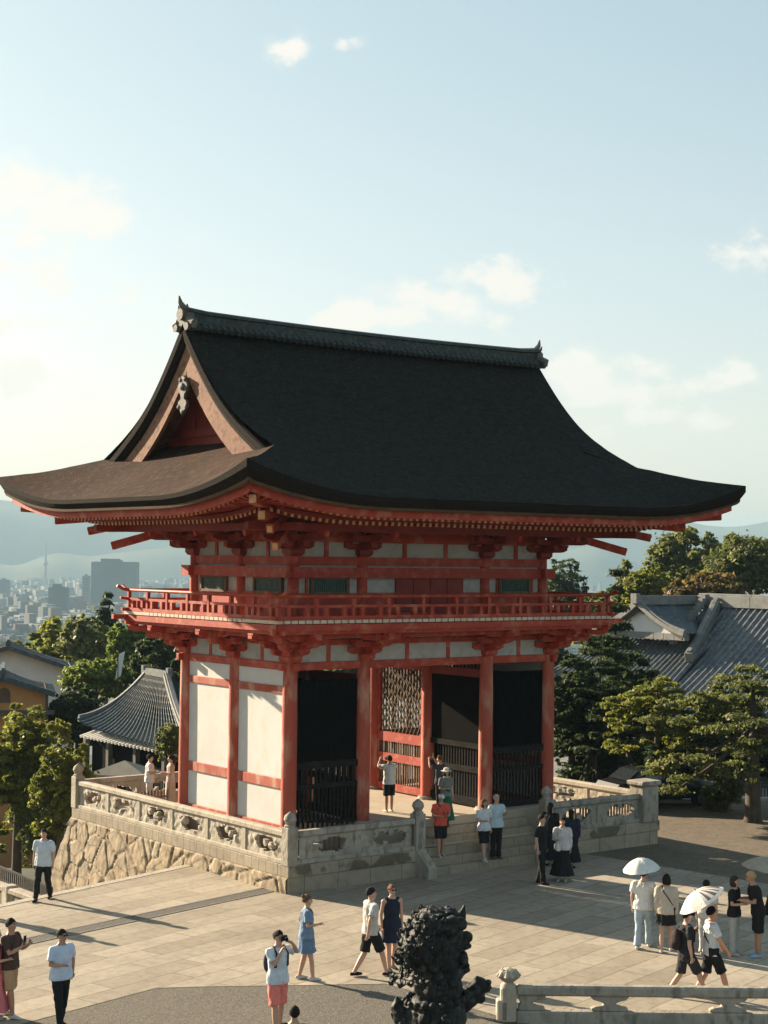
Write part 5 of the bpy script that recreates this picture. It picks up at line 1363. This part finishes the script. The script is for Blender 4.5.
def person(label,foot,h,face,sex='m',skin=0,hair=(.015,.012,.01),hairstyle='short',top=(WHITE,'tee'),bottom=(BLACK,'trousers'),stride=0,armL='down',armR='down',shoes=(.5,.5,.5),lean=0,look=0,extras=(),looktilt=0):
    """local frame: +Y forward, +X right; built for 1.75 m and scaled"""
    s=h/1.75
    t=empty('person',tuple(foot),face,label,'person'); t.scale=(s,s,s)
    k=.94 if sex=='f' else 1
    hipw=.095; shw=.20*k; zH=.92; zS=1.425; zN=1.50
    fwd=lean
    hipc=Vector((0,0,zH)); 
    sh=lambda sx:Vector((sx*shw,.0+fwd*.30,zS-.02)); 
    def leg(sx):
        st=stride*sx
        hp=Vector((sx*hipw,0,zH-.02))
        if st>0: kn=hp+Vector((0,.46*math.sin(st*1.25),-.46*math.cos(st*1.25))); an=kn+Vector((0,.42*math.sin(st*.75),-.42*math.cos(st*.75)))
        else: kn=hp+Vector((0,.46*math.sin(st*.5),-.46*math.cos(st*.5))); an=kn+Vector((0,.42*math.sin(st*1.55),-.42*math.cos(st*1.55)))
        return hp,kn,an
    LG={sx:leg(sx) for sx in (-1,1)}
    dz=min(LG[-1][2].z,LG[1][2].z)-.075
    def arm(sx,mode):
        a=sh(sx)
        if mode=='down': e=a+Vector((sx*.05,-.03,-.28)); w=e+Vector((sx*.0,.05,-.25)); hd=Vector((0,.1,-1))
        elif mode=='swingf': e=a+Vector((sx*.05,.10,-.26)); w=e+Vector((-sx*.02,.15,-.20)); hd=Vector((0,.5,-.9))
        elif mode=='swingb': e=a+Vector((sx*.06,-.13,-.25)); w=e+Vector((sx*.01,-.05,-.245)); hd=Vector((0,-.2,-1))
        elif mode=='phone': e=a+Vector((sx*.02,.12,-.24)); w=e+Vector((-sx*.09,.20,.12)); hd=Vector((-sx*.3,.4,.9))
        elif mode=='up': e=a+Vector((sx*.10,.20,-.02)); w=e+Vector((-sx*.12,.10,.20)); hd=Vector((-sx*.4,.2,.8))
        elif mode=='camera': e=a+Vector((sx*.15,.10,-.05)); w=e+Vector((-sx*.20,.10,.20)); hd=Vector((-sx*.8,.1,.4))
        elif mode=='camlow': e=a+Vector((-sx*.02,.16,-.20)); w=e+Vector((-sx*.09,.03,.21)); hd=Vector((-sx*.5,.2,.8))
        elif mode=='hold': e=a+Vector((sx*.05,.02,-.27)); w=e+Vector((-sx*.10,.22,.02)); hd=Vector((-sx*.5,.8,.1))
        elif mode=='pole': e=a+Vector((sx*.06,.06,-.26)); w=e+Vector((-sx*.07,.16,.14)); hd=Vector((-sx*.3,.5,.6))
        elif mode=='pocket': e=a+Vector((sx*.10,-.06,-.26)); w=e+Vector((-sx*.05,.08,-.21)); hd=Vector((-sx*.2,.3,-.9))
        return a,e,w,hd.normalized()
    AR={-1:arm(-1,armL),1:arm(1,armR)}
    off=Vector((0,0,-dz))
    def o(v): return tuple(Vector(v)+off)
    headc=Vector((0,fwd*.42+.015,1.625)); neck=Vector((0,fwd*.34,zN))
    rotH=Matrix.Rotation(look,3,'Z')@Matrix.Rotation(-looktilt,3,'X')
    hd_=lambda v: tuple(headc+rotH@Vector(v)+off)
    m=MB()
    # torso
    m.tube([o((0,0,.84)),o((0,0,.93)),o((0,fwd*.08,1.06)),o((0,fwd*.18,1.22)),o((0,fwd*.27,1.36)),o((0,fwd*.31,1.44))],[.11,.135*(1.05 if sex=='f' else 1),.115*k,.135*k,.14*k,.09],16,wx=1.25,wy=.85,sph=True)
    m.tube([o(sh(-1)),o(sh(1))],.062,10,sph=True)
    m.tube([o((0,fwd*.3,1.43)),o(neck),hd_((0,-.01,-.05))],[.07*k,.056*k,.054*k],10)
    # head
    m.ball(hd_((0,-.008,.025)),(.074,.092,.100),16,12); m.tube([hd_((0,.03,-.02)),hd_((0,.045,-.075))],[.06,.036],10,sph=True,wx=1.05)
    m.tube([hd_((0,.082,.03)),hd_((0,.104,-.012))],[.010,.016],6,sph=True)
    for sx in (-1,1): m.ball(hd_((sx*.076,0,.005)),(.010,.020,.030),8,6)
    for sx in (-1,1):
        hp,kn,an=LG[sx]
        m.tube([o(hp),o(hp.lerp(kn,.5)),o(kn),o(kn.lerp(an,.35)),o(an)],[.098,.082,.058,.060,.038],12,sph=True)
        m.tube([o(an+Vector((0,-.03,-.035))),o(an+Vector((0,.07,-.05))),o(an+Vector((sx*.01,.15,-.06)))],[.034,.034,.024],8,sph=True)
        a,e,w,hdv=AR[sx]
        m.tube([o(a),o(a.lerp(e,.5)),o(e),o(e.lerp(w,.4)),o(w)],[.058*k,.050*k,.043*k,.041*k,.028*k],10,sph=True)
        m.tube([o(w),o(w+hdv*.05),o(w+hdv*.085)],[.024,.032,.030],8,sph=True,wx=.8)
    me=remeshed(m,.0155,3)
    body=link_mesh('body',me,[SK_[skin],M['eye'],M['lipc']],t,smooth=True)
    # fingers, eyes, lips appended into the same mesh
    m=MB()
    for sx in (-1,1):
        a,e,w,hdv=AR[sx]; p=w+hdv*.075; s1=Vector((0,1,0)) if abs(hdv.y)<.7 else Vector((1,0,0)); s1=(s1-hdv*hdv.dot(s1)).normalized(); inn=Vector((-sx,0,0)); inn=(inn-hdv*hdv.dot(inn)-s1*inn.dot(s1)); inn=inn.normalized() if inn.length>.1 else hdv.cross(s1)
        for i,(ln) in enumerate((.062,.072,.066,.052)):
            q=p+s1*((i-1.5)*.017); m.tube([o(q),o(q+hdv*ln*.55+inn*.008),o(q+hdv*ln*.9+inn*.03)],[.0085,.008,.0065],6,sph=False)
        q=w+hdv*.03+s1*.028; m.tube([o(q),o(q+hdv*.03+s1*.024),o(q+hdv*.06+s1*.022+inn*.015)],[.011,.010,.008],6)
    for sx in (-1,1): m.ball(hd_((sx*.031,.083,.028)),(.012,.008,.007),8,6,1); m.tube([hd_((sx*.016,.090,.046)),hd_((sx*.046,.080,.046))],.004,5,1)
    m.tube([hd_((-.022,.088,-.045)),hd_((0,.094,-.044)),hd_((.022,.088,-.045))],.005,5,2)
    bm=bmesh.new(); bm.from_mesh(me); tmp=m.mesh('t'); bm.from_mesh(tmp); bm.to_mesh(me); bm.free(); me.polygons.foreach_set('use_smooth',[True]*len(me.polygons))
    # ---------------- clothes
    tc_,tk=top
    m=MB(); lo=.84 if tk in('tee','shirt','loose','tank','blouse','jacket') else .9
    g=1.16 if tk in ('loose','shirt','jacket') else 1.07
    if tk!='none':
        bot=lo if tk!='crop' else .95
        m.tube([o((0,0,bot)),o((0,0,.95)),o((0,fwd*.08,1.07)),o((0,fwd*.18,1.22)),o((0,fwd*.27,1.36)),o((0,fwd*.30,1.435)),o((0,fwd*.315,1.475))],[.166*g,.160*g,.140*g*k,.148*g*k,.155*k*1.04,.115,.066],18,wx=1.27,wy=.90)
        if tk!='tank':
            m.tube([o(sh(-1)),o(sh(1))],.074,10,sph=True)
            for sx in (-1,1):
                a,e,w,_h=AR[sx]; r_=.068 if tk!='loose' else .076
                en_=a.lerp(e,.72); m.tube([o(a),o(a.lerp(e,.35)),o(en_)],[.078,r_*1.1,r_*1.15],12)
                if tk in ('shirt','jacket') and 'long' in extras: m.tube([o(a.lerp(e,.6)),o(e),o(w.lerp(e,.15))],[.06,.053,.042],12,sph=False); m.ball(o(e),.053,10,7)
        else: m.tube([o(sh(-1)*.0+Vector((-.13,fwd*.3,1.44))),o(Vector((.13,fwd*.3,1.44)))],.055,8,sph=True)
        mm=remeshed(m,.014,3); folds(mm,h); link_mesh('shirt' if tk not in('jacket',) else 'jacket',mm,cloth(tc_),t,smooth=True)
    bc,bk=bottom
    m=MB()
    if bk in ('trousers','shorts','slacks'):
        m.tube([o((0,0,.745)),o((0,0,.82)),o((0,0,.88)),o((0,0,.98))],[.095,.145,.155,.14],16,wx=1.27,wy=.97)
        for sx in (-1,1):
            hp,kn,an=LG[sx]
            if bk=='shorts': m.tube([o(hp+Vector((0,0,.02))),o(hp.lerp(kn,.5)),o(hp.lerp(kn,.93))],[.112,.108,.108],14)
            else:
                m.tube([o(hp+Vector((0,0,.02))),o(hp.lerp(kn,.5)),o(kn),o(kn.lerp(an,.5)),o(an+Vector((0,0,.0)))],[.110,.096,.080,.072,.064 if bk=='trousers' else .085],14); m.ball(o(kn),.068,10,7)
        mm=remeshed(m,.015,3); folds(mm,h+5); link_mesh('trousers' if bk!='shorts' else 'shorts',mm,cloth(bc),t,smooth=True)
    elif bk in ('skirt','longskirt','dress','longdress'):
        ztop_=.99 if 'skirt' in bk else (1.30)
        zbot={'skirt':.60,'longskirt':.12,'dress':.56,'longdress':.15}[bk]; R1_={'skirt':.20,'longskirt':.30,'dress':.215,'longdress':.26}[bk]
        P=[];seg=36
        lv=[(ztop_,.13),(.98,.146),(.88,.168),(.78,.182),(.66 if zbot<.6 else .7,.18),(zbot,R1_)]
        lv=sorted(set(lv),reverse=True)
        if bk in('skirt','longskirt'): lv=[q for q in lv if q[0]<=.99 and q[0]>=zbot]
        for z,r_ in lv:
            fr=max(0,(.9-z)/(.9-zbot)); P.append([o(((r_*(1+.10*fr*math.sin(i*2*PI*9/seg)))*1.12*math.cos(2*PI*i/seg),(r_*(1+.10*fr*math.sin(i*2*PI*9/seg)))*.95*math.sin(2*PI*i/seg)+fwd*max(0,z-.95)*.6,z)) for i in range(seg+1)])
        m.grid(P,0,True); link_mesh('skirt' if 'skirt' in bk else 'dress',m.mesh('skirt'),cloth(bc),t,smooth=True)
    # shoes
    for sx in (-1,1):
        hp,kn,an=LG[sx]; m=MB(); m.tube([o(an+Vector((0,-.045,-.04))),o(an+Vector((0,.05,-.038))),o(an+Vector((sx*.01,.155,-.052)))],[.042,.046,.032],10,sph=True,wx=.9)
        n0=[(x,y,z) for x,y,z in m.v]; base_=min(z for x,y,z in n0); m.v=[(x,y,max(z,base_+.02)) for x,y,z in n0]
        m.build('shoe',cloth(shoes),t,smooth=True)
    # hair
    m=MB()
    if hairstyle!='bald':
        seg,ring_=16,9; P=[]
        for i in range(ring_+1):
            th=(PI*.60)*i/ring_; r=[]
            for q in range(seg+1):
                ph=2*PI*q/seg; yy=math.sin(ph); lim=th
                if yy>0.1: lim=th*(1-.42*yy)    # forehead free
                else: lim=th*(1-.2*yy)
                wv=1+.02*math.sin(ph*7+i)
                r.append(hd_((.087*wv*math.sin(lim)*math.cos(ph),-.014+.108*wv*math.sin(lim)*math.sin(ph),.028+.110*math.cos(lim))))
            P.append(r)
        m.grid(P,0,True)
        if hairstyle=='long': m.tube([hd_((0,-.045,.03)),hd_((0,-.07,-.06)),hd_((0,-.075,-.17)),hd_((0,-.07,-.26))],[.085,.085,.072,.03],12,wx=1.05,wy=.6,sph=True)
        if hairstyle=='bob': m.tube([hd_((0,-.03,.04)),hd_((0,-.035,-.05)),hd_((0,-.035,-.11))],[.092,.10,.085],14,wx=1.05,wy=.85)
        if hairstyle=='bun': m.ball(hd_((0,-.10,.09)),.042,10,8)
        hm_=m.mesh('hair'); folds(hm_,h*3,.016); link_mesh('hair',hm_,cloth(hair),t,smooth=True)
    for ex in extras:
        if ex=='long': continue
        kind,*a_=ex; c_=cloth(a_[0] if a_ else BLACK)
        m=MB()
        if kind=='cap': 
            m.ball(hd_((0,-.008,.06)),(.088,.105,.075),14,8); m.tube([hd_((0,.07,.062)),hd_((0,.155,.05))],[.06,.052],12,wx=1,wy=.3); m.build('cap',c_,t,smooth=True)
        if kind=='hat':
            m.tube([hd_((0,0,.045)),hd_((0,0,.05)),hd_((0,0,.062)),hd_((0,0,.14)),hd_((0,0,.16))],[.17,.175,.098,.085,.03],18,wy=1.05); m.build('hat',c_,t,smooth='auto')
        if kind=='sunglasses':
            for sx in (-1,1): m.ball(hd_((sx*.032,.092,.026)),(.024,.008,.016),10,6)
            m.tube([hd_((-.078,0,.03)),hd_((-.06,.085,.03)),hd_((.06,.085,.03)),hd_((.078,0,.03))],.004,5); m.build('sunglasses',c_,t,smooth=True)
        if kind=='backpack':
            m.ball((0,-.21,1.17),(.155,.10,.22),16,12); m.ball((0,-.27,1.08),(.11,.07,.10),12,8); me_=remeshed(m,.02,2); 
            for v in me_.vertices: v.co+=off+Vector((0,fwd*.2,0))
            b_=link_mesh('backpack',me_,c_,t,smooth=True)
            m=MB()
            for sx in (-1,1): m.tube([o((sx*.10,-.13,1.38)),o((sx*.11,.02+fwd*.3,1.49)),o((sx*.12,.135+fwd*.27,1.36)),o((sx*.13,.12,1.16)),o((sx*.13,-.10,1.05))],.018,6)
            m.build('strap',c_,b_,smooth=True)
        if kind=='crossbag':
            sx=a_[1] if len(a_)>1 else 1
            m.box(sx*.17-.045,sx*.17+.045,-.10,.10,.84,1.0); me_=remeshed(m,.014,3)
            for v in me_.vertices: v.co+=off
            b_=link_mesh('shoulder_bag',me_,c_,t,smooth=True); m=MB(); q=1.02
            m.tube([o((sx*.18,.02,1.0)),o((sx*.04,.145+fwd*.25,1.22)),o((-sx*.09,.10+fwd*.3,1.44)),o((-sx*.11,.0+fwd*.3,1.50)),o((-sx*.06,-.13+fwd*.2,1.38)),o((sx*.08,-.15,1.2)),o((sx*.18,-.04,1.0))],.012,6); m.build('strap',c_,b_,smooth=True)
        if kind in('phone','camera'):
            a,e,w,hdv=AR[1]; p=w+hdv*.12
            if kind=='phone': m.box(p.x-.04,p.x+.04,p.y-.005,p.y+.006,p.z-.06,p.z+.10)
            else: p=headc+Vector((.0,.13,.02)); m.box(p.x-.07,p.x+.07,p.y-.03,p.y+.03,p.z-.045,p.z+.045); m.tube([p+Vector((0,.03,0)),p+Vector((0,.11,0))],.035,10)
            m.v=[tuple(Vector(v)+off) for v in m.v]; m.build('camera' if kind=='camera' else 'phone',c_,t)
        if kind=='handbag':
            a,e,w,hdv=AR[1]; p=w+hdv*.1+off; m.box(p.x-.05,p.x+.05,p.y-.13,p.y+.13,p.z-.30,p.z-.08); m.tube([p+Vector((0,-.08,-.09)),p,p+Vector((0,.08,-.09))],.01,5); m.build('handbag',c_,t)
    return t,AR,off
def pf(u,v,z=ZP): q=onz(u,v,z); return Vector((q.x,q.y,z))
RT=math.atan2(rt.y,rt.x)-PI/2     # facing image right
def fa(deg): return RT+math.radians(deg)   # 0 = towards image right, 90 = away from camera, 180 left, -90 towards camera
person('man in pale blue shirt and dark trousers by the masonry flank',pf(43,900),1.80,fa(-100),top=((.50,.56,.60),'shirt'),bottom=(BLACK,'trousers'),stride=.28,armR='down',armL='down',shoes=BLACK)
person('man in sunglasses, light blue short sleeved shirt and black trousers at the bottom left',pf(60,1027),1.78,fa(-45),top=((.52,.60,.72),'shirt'),bottom=(BLACK,'trousers'),stride=.16,armL='pocket',armR='hold',shoes=BLACK,extras=(('sunglasses',),),skin=1,look=.25)
person('man in brown tee and tan shorts holding up a phone at the bottom left edge',pf(9,1017),1.83,fa(-20),top=((.07,.045,.035),'tee'),bottom=((.42,.27,.15),'shorts'),stride=.15,armL='phone',armR='phone',shoes=(.5,.5,.5),extras=(('phone',),),skin=1)
person('person in pink skirt cut off by the left edge of the picture',pf(-6,1019),1.66,fa(10),sex='f',top=((.45,.12,.13),'tee'),bottom=((.62,.18,.20),'longskirt'),armR='hold',shoes=(.4,.4,.4),hairstyle='long')
person('photographer in white tee and pink shorts with a dark backpack, elbows raised',pf(277,1034),1.86,fa(-50),top=((.55,.62,.68),'tee'),bottom=((.75,.22,.18),'shorts'),armL='camera',armR='camlow',stride=.1,shoes=(.3,.3,.3),extras=(('backpack',NAVY),('camera',)),skin=0)
person('person with black hair mostly below the bottom edge near the photographer',pf(293,1118),1.70,fa(80),top=(BLACK,'tee'),hairstyle='short')
person('woman in blue dress with brown shoulder bag walking alone on the sunlit paving',pf(306,980),1.74,fa(5),sex='f',top=((.17,.24,.34),'loose'),bottom=((.13,.20,.31),'dress'),stride=.16,armR='hold',armL='down',hair=(.12,.07,.035),hairstyle='bun',shoes=(.45,.45,.45),extras=(('crossbag',(.16,.08,.04),-1),),skin=0)
person('man in pale grey tee and black shorts walking beside the woman in the black dress',pf(370,976),1.88,fa(25),top=((.46,.46,.43),'tee'),bottom=(BLACK,'shorts'),stride=.36,armR='swingb',armL='swingf',shoes=(.02,.02,.02),skin=0,look=-.4)
person('woman in short black dress and sunglasses behind the lion dog statue',pf(391,970),1.78,fa(-65),sex='f',top=(NAVY,'tank'),bottom=(NAVY,'dress'),stride=.12,hair=(.16,.075,.035),hairstyle='bun',shoes=BLACK,extras=(('sunglasses',),),skin=0)
u1,AR1,of1=person('man in white tee and light jeans walking away under the plain white umbrella',pf(643,948),1.78,fa(70),top=(WHITE,'loose'),bottom=((.36,.44,.50),'slacks'),stride=.22,armR='pole',armL='down',shoes=(.6,.6,.58))
person('woman in cream blouse and black mini skirt walking away with a thin cross strap',pf(666,952),1.72,fa(75),sex='f',top=((.50,.44,.36),'shirt'),bottom=(BLACK,'skirt'),stride=.16,hairstyle='bob',shoes=(.55,.55,.52),extras=(('crossbag',BLACK,1),'long'))
u2,AR2,of2=person('man in charcoal tee and shorts walking right under the striped umbrella',pf(686,997),1.80,fa(10),top=((.022,.024,.028),'tee'),bottom=((.03,.032,.035),'shorts'),stride=.42,armL='pole',armR='down',shoes=(.6,.6,.58),extras=(('backpack',(.03,.02,.02)),('cap',BLACK)),skin=0)
person('man in white tee and black shorts with black shoulder bag walking right',pf(711,998),1.86,fa(5),top=((.60,.62,.64),'tee'),bottom=(BLACK,'shorts'),stride=.36,armR='swingf',armL='swingf',shoes=(.6,.6,.58),extras=(('crossbag',BLACK,1),),skin=2)
u3,AR3,of3=person('person in light grey clothes between the striped umbrella and the standing pair',pf(706,955),1.64,fa(60),top=((.50,.48,.44),'shirt'),bottom=((.42,.41,.38),'slacks'),shoes=(.4,.4,.4))
person('woman in black tee and pale grey trousers facing the blond man',pf(734,955),1.72,fa(-30),sex='f',top=(BLACK,'tee'),bottom=((.38,.38,.36),'slacks'),armR='hold',armL='hold',hairstyle='bob',hair=(.05,.03,.02),shoes=(.4,.4,.4))
person('blond man in black tee and black shorts leaning towards the woman',pf(758,957),1.86,fa(178),top=(BLACK,'tee'),bottom=(BLACK,'shorts'),armR='hold',armL='hold',lean=.35,hair=(.42,.28,.13),shoes=(.25,.42,.55),skin=1,looktilt=.3)
person('man all in black in the gate shadow left of the long skirted woman',pf(541,884),1.84,fa(-30),top=(BLACK,'tee'),bottom=(BLACK,'slacks'),stride=.12,shoes=BLACK)
person('woman in long black skirt and white cardigan in the gate shadow',pf(562,881),1.70,fa(-100),sex='f',top=((.55,.52,.50),'jacket'),bottom=(BLACK,'longskirt'),hairstyle='long',armR='hold',shoes=(.5,.5,.5),extras=(('handbag',(.6,.58,.55)),'long'))
person('dark clothed person with long black hair behind the man in black',pf(550,866),1.78,fa(60),sex='f',top=(BLACK,'jacket'),bottom=(BLACK,'longdress'),hairstyle='long',shoes=BLACK,extras=('long',))
person('person in dark navy behind the woman in the long black skirt',pf(571,868),1.64,fa(80),sex='f',top=(NAVY,'jacket'),bottom=(BLACK,'longdress'),hairstyle='long',shoes=BLACK,extras=('long',))
person('man in white tee photographing the inner lattice from inside the gate passage',Vector((4.44,1.22,0)),1.62,fa(120),top=((.60,.57,.52),'tee'),bottom=(BLACK,'shorts'),armL='up',armR='up',shoes=(.6,.55,.5),extras=(('camera',),),skin=1)
q=onz(447,851,-.69)
person('man in red shirt and white cap coming down the gate steps',Vector((4.35,-1.3,ZP+.23*2)),1.72,fa(-70),top=((.55,.09,.06),'tee'),bottom=(BLACK,'shorts'),armR='hold',armL='hold',stride=.15,shoes=(.5,.5,.5),extras=(('cap',WHITE),('crossbag',BLACK,-1)),skin=1)
person('woman in white sun hat and dark green dress behind the man in red',Vector((5.1,-.62,ZP+.23*5)),1.62,fa(-60),sex='f',top=((.16,.16,.15),'tee'),bottom=((.015,.09,.055),'longdress'),armR='hold',extras=(('hat',(.55,.53,.50)),),hairstyle='bob')
person('person lifting a tan hat or bag with both arms beside the green dress',Vector((5.75,.45,0)),1.62,fa(150),top=((.05,.05,.06),'tee'),bottom=(BLACK,'trousers'),armL='up',armR='up',hair=(.10,.06,.03),extras=(('phone',(.42,.30,.14)),),skin=1)
person('woman in white tee and black shorts on the steps beside the white haired man',Vector((5.78,-1.53,ZP+.23)),1.72,fa(-60),sex='f',top=((.55,.58,.62),'tee'),bottom=(BLACK,'shorts'),stride=.2,armR='hold',hair=(.10,.055,.03),hairstyle='bob',shoes=(.6,.6,.6))
person('white haired man in pale blue shirt and black shorts on the gate steps',Vector((6.25,-1.53,ZP+.23)),1.80,fa(-60),top=((.40,.52,.55),'shirt'),bottom=(BLACK,'slacks'),armL='phone',hair=(.42,.36,.30),shoes=(.1,.1,.1),skin=0)
p=at(150,750,53.2)
person('man in white tee and pale shorts on the terrace left of the gate',Vector((p.x,p.y,-.64)),1.70,fa(10),top=((.66,.64,.60),'loose'),bottom=((.5,.5,.5),'shorts'),armR='hold',armL='hold',shoes=(.4,.4,.4))
p=at(171,754,53.6)
person('woman in flowered dress facing the man in white on the terrace',Vector((p.x,p.y,-.64)),1.62,fa(190),sex='f',top=((.50,.42,.38),'tank'),bottom=((.46,.38,.30),'longdress'),armR='hold',armL='hold',hairstyle='bun',shoes=(.4,.4,.4))
person('person standing just outside the left edge whose shadow falls on the paving',pf(-30,914),1.78,fa(0),top=(GREY,'shirt'),shoes=BLACK)
# umbrellas
def umbrella(label,u,v,D,rad,tiltdir,tilt,cols_,grip,nrib=8,hh=.30):
    top=at(u,v,D); t=empty('umbrella',tuple(top),0,label,'umbrella'); ax=Vector((math.cos(tiltdir)*math.sin(tilt),math.sin(tiltdir)*math.sin(tilt),math.cos(tilt))).normalized(); Q=ax.to_track_quat('Z','Y').to_matrix()
    m=MB(); seg=nrib*4; P=[]
    for j in range(9):
        a=j/8; r=[]
        for i in range(seg+1):
            ph=2*PI*i/seg; sc_=1-.06*a*(.5-.5*math.cos(ph*nrib)); z=-hh*(a**2)-.02*a*(.5-.5*math.cos(ph*nrib)); r.append(tuple(Q@Vector((rad*a*sc_*math.cos(ph),rad*a*sc_*math.sin(ph),z))))
        P.append(r)
    m.grid(P,0,True)
    if len(cols_)>1:
        for j in range(8):
            for i in range(seg):
                if len(cols_)==2 and 2<=j<=6 and (seg*.03<=i<seg*.22 and i%2): m.m[j*seg+i]=1
    c_=m.build('canopy',[cloth(q) for q in cols_],t,smooth=True); 
    m=MB()
    for k in range(nrib):
        ph=2*PI*k/nrib; m.tube([tuple(Q@Vector((rad*a*math.cos(ph)*.99,rad*a*math.sin(ph)*.99,-hh*a*a-.012))) for a in (0,.35,.7,1)],.006,4)
    m.build('rib_set',M['orn'],t)
    g=Vector(grip)-top; m=MB().tube([tuple(Q@Vector((0,0,.06))),(0,0,0),tuple(g)],.010,6); m.build('shaft',M['orn'],t); MB().tube([tuple(g+Vector((0,0,.04))),tuple(g-Vector((0,0,.08)))],.018,8).build('handle',M['rubber'],t)
def handpos(t,AR,off,sx):
    a,e,w,hd=AR[sx]; p=(w+hd*.1+off)*t.scale[0]; p.rotate(Euler((0,0,t.rotation_euler[2]))); return Vector(t.location)+p
umbrella('plain white umbrella over the man in white tee and light jeans',640,858,37.7,.44,fa(200)+PI/2,.16,((.62,.62,.58),),handpos(u1,AR1,of1,1),hh=.26)
umbrella('white umbrella with dark stripes tilted over the man in charcoal tee',696,891,33.6,.52,fa(180)+PI/2,.55,((.55,.52,.48),(.12,.11,.11)),handpos(u2,AR2,of2,-1),hh=.22)
q=pf(775,930); p=at(768,862,41)
uu_,ARu,ofu=person('person under the beige parasol cut off by the right edge',Vector((p.x+.15,p.y-.1,ZP)),1.62,fa(0),sex='f',top=(GREY,'tee'),bottom=(BLACK,'longskirt'),armR='pole',shoes=BLACK)
umbrella('beige fringed parasol cut off by the right edge of the picture',768,857,41,.62,fa(0)+PI/2,.15,((.36,.31,.24),),handpos(uu_,ARu,ofu,1),hh=.30,nrib=10)
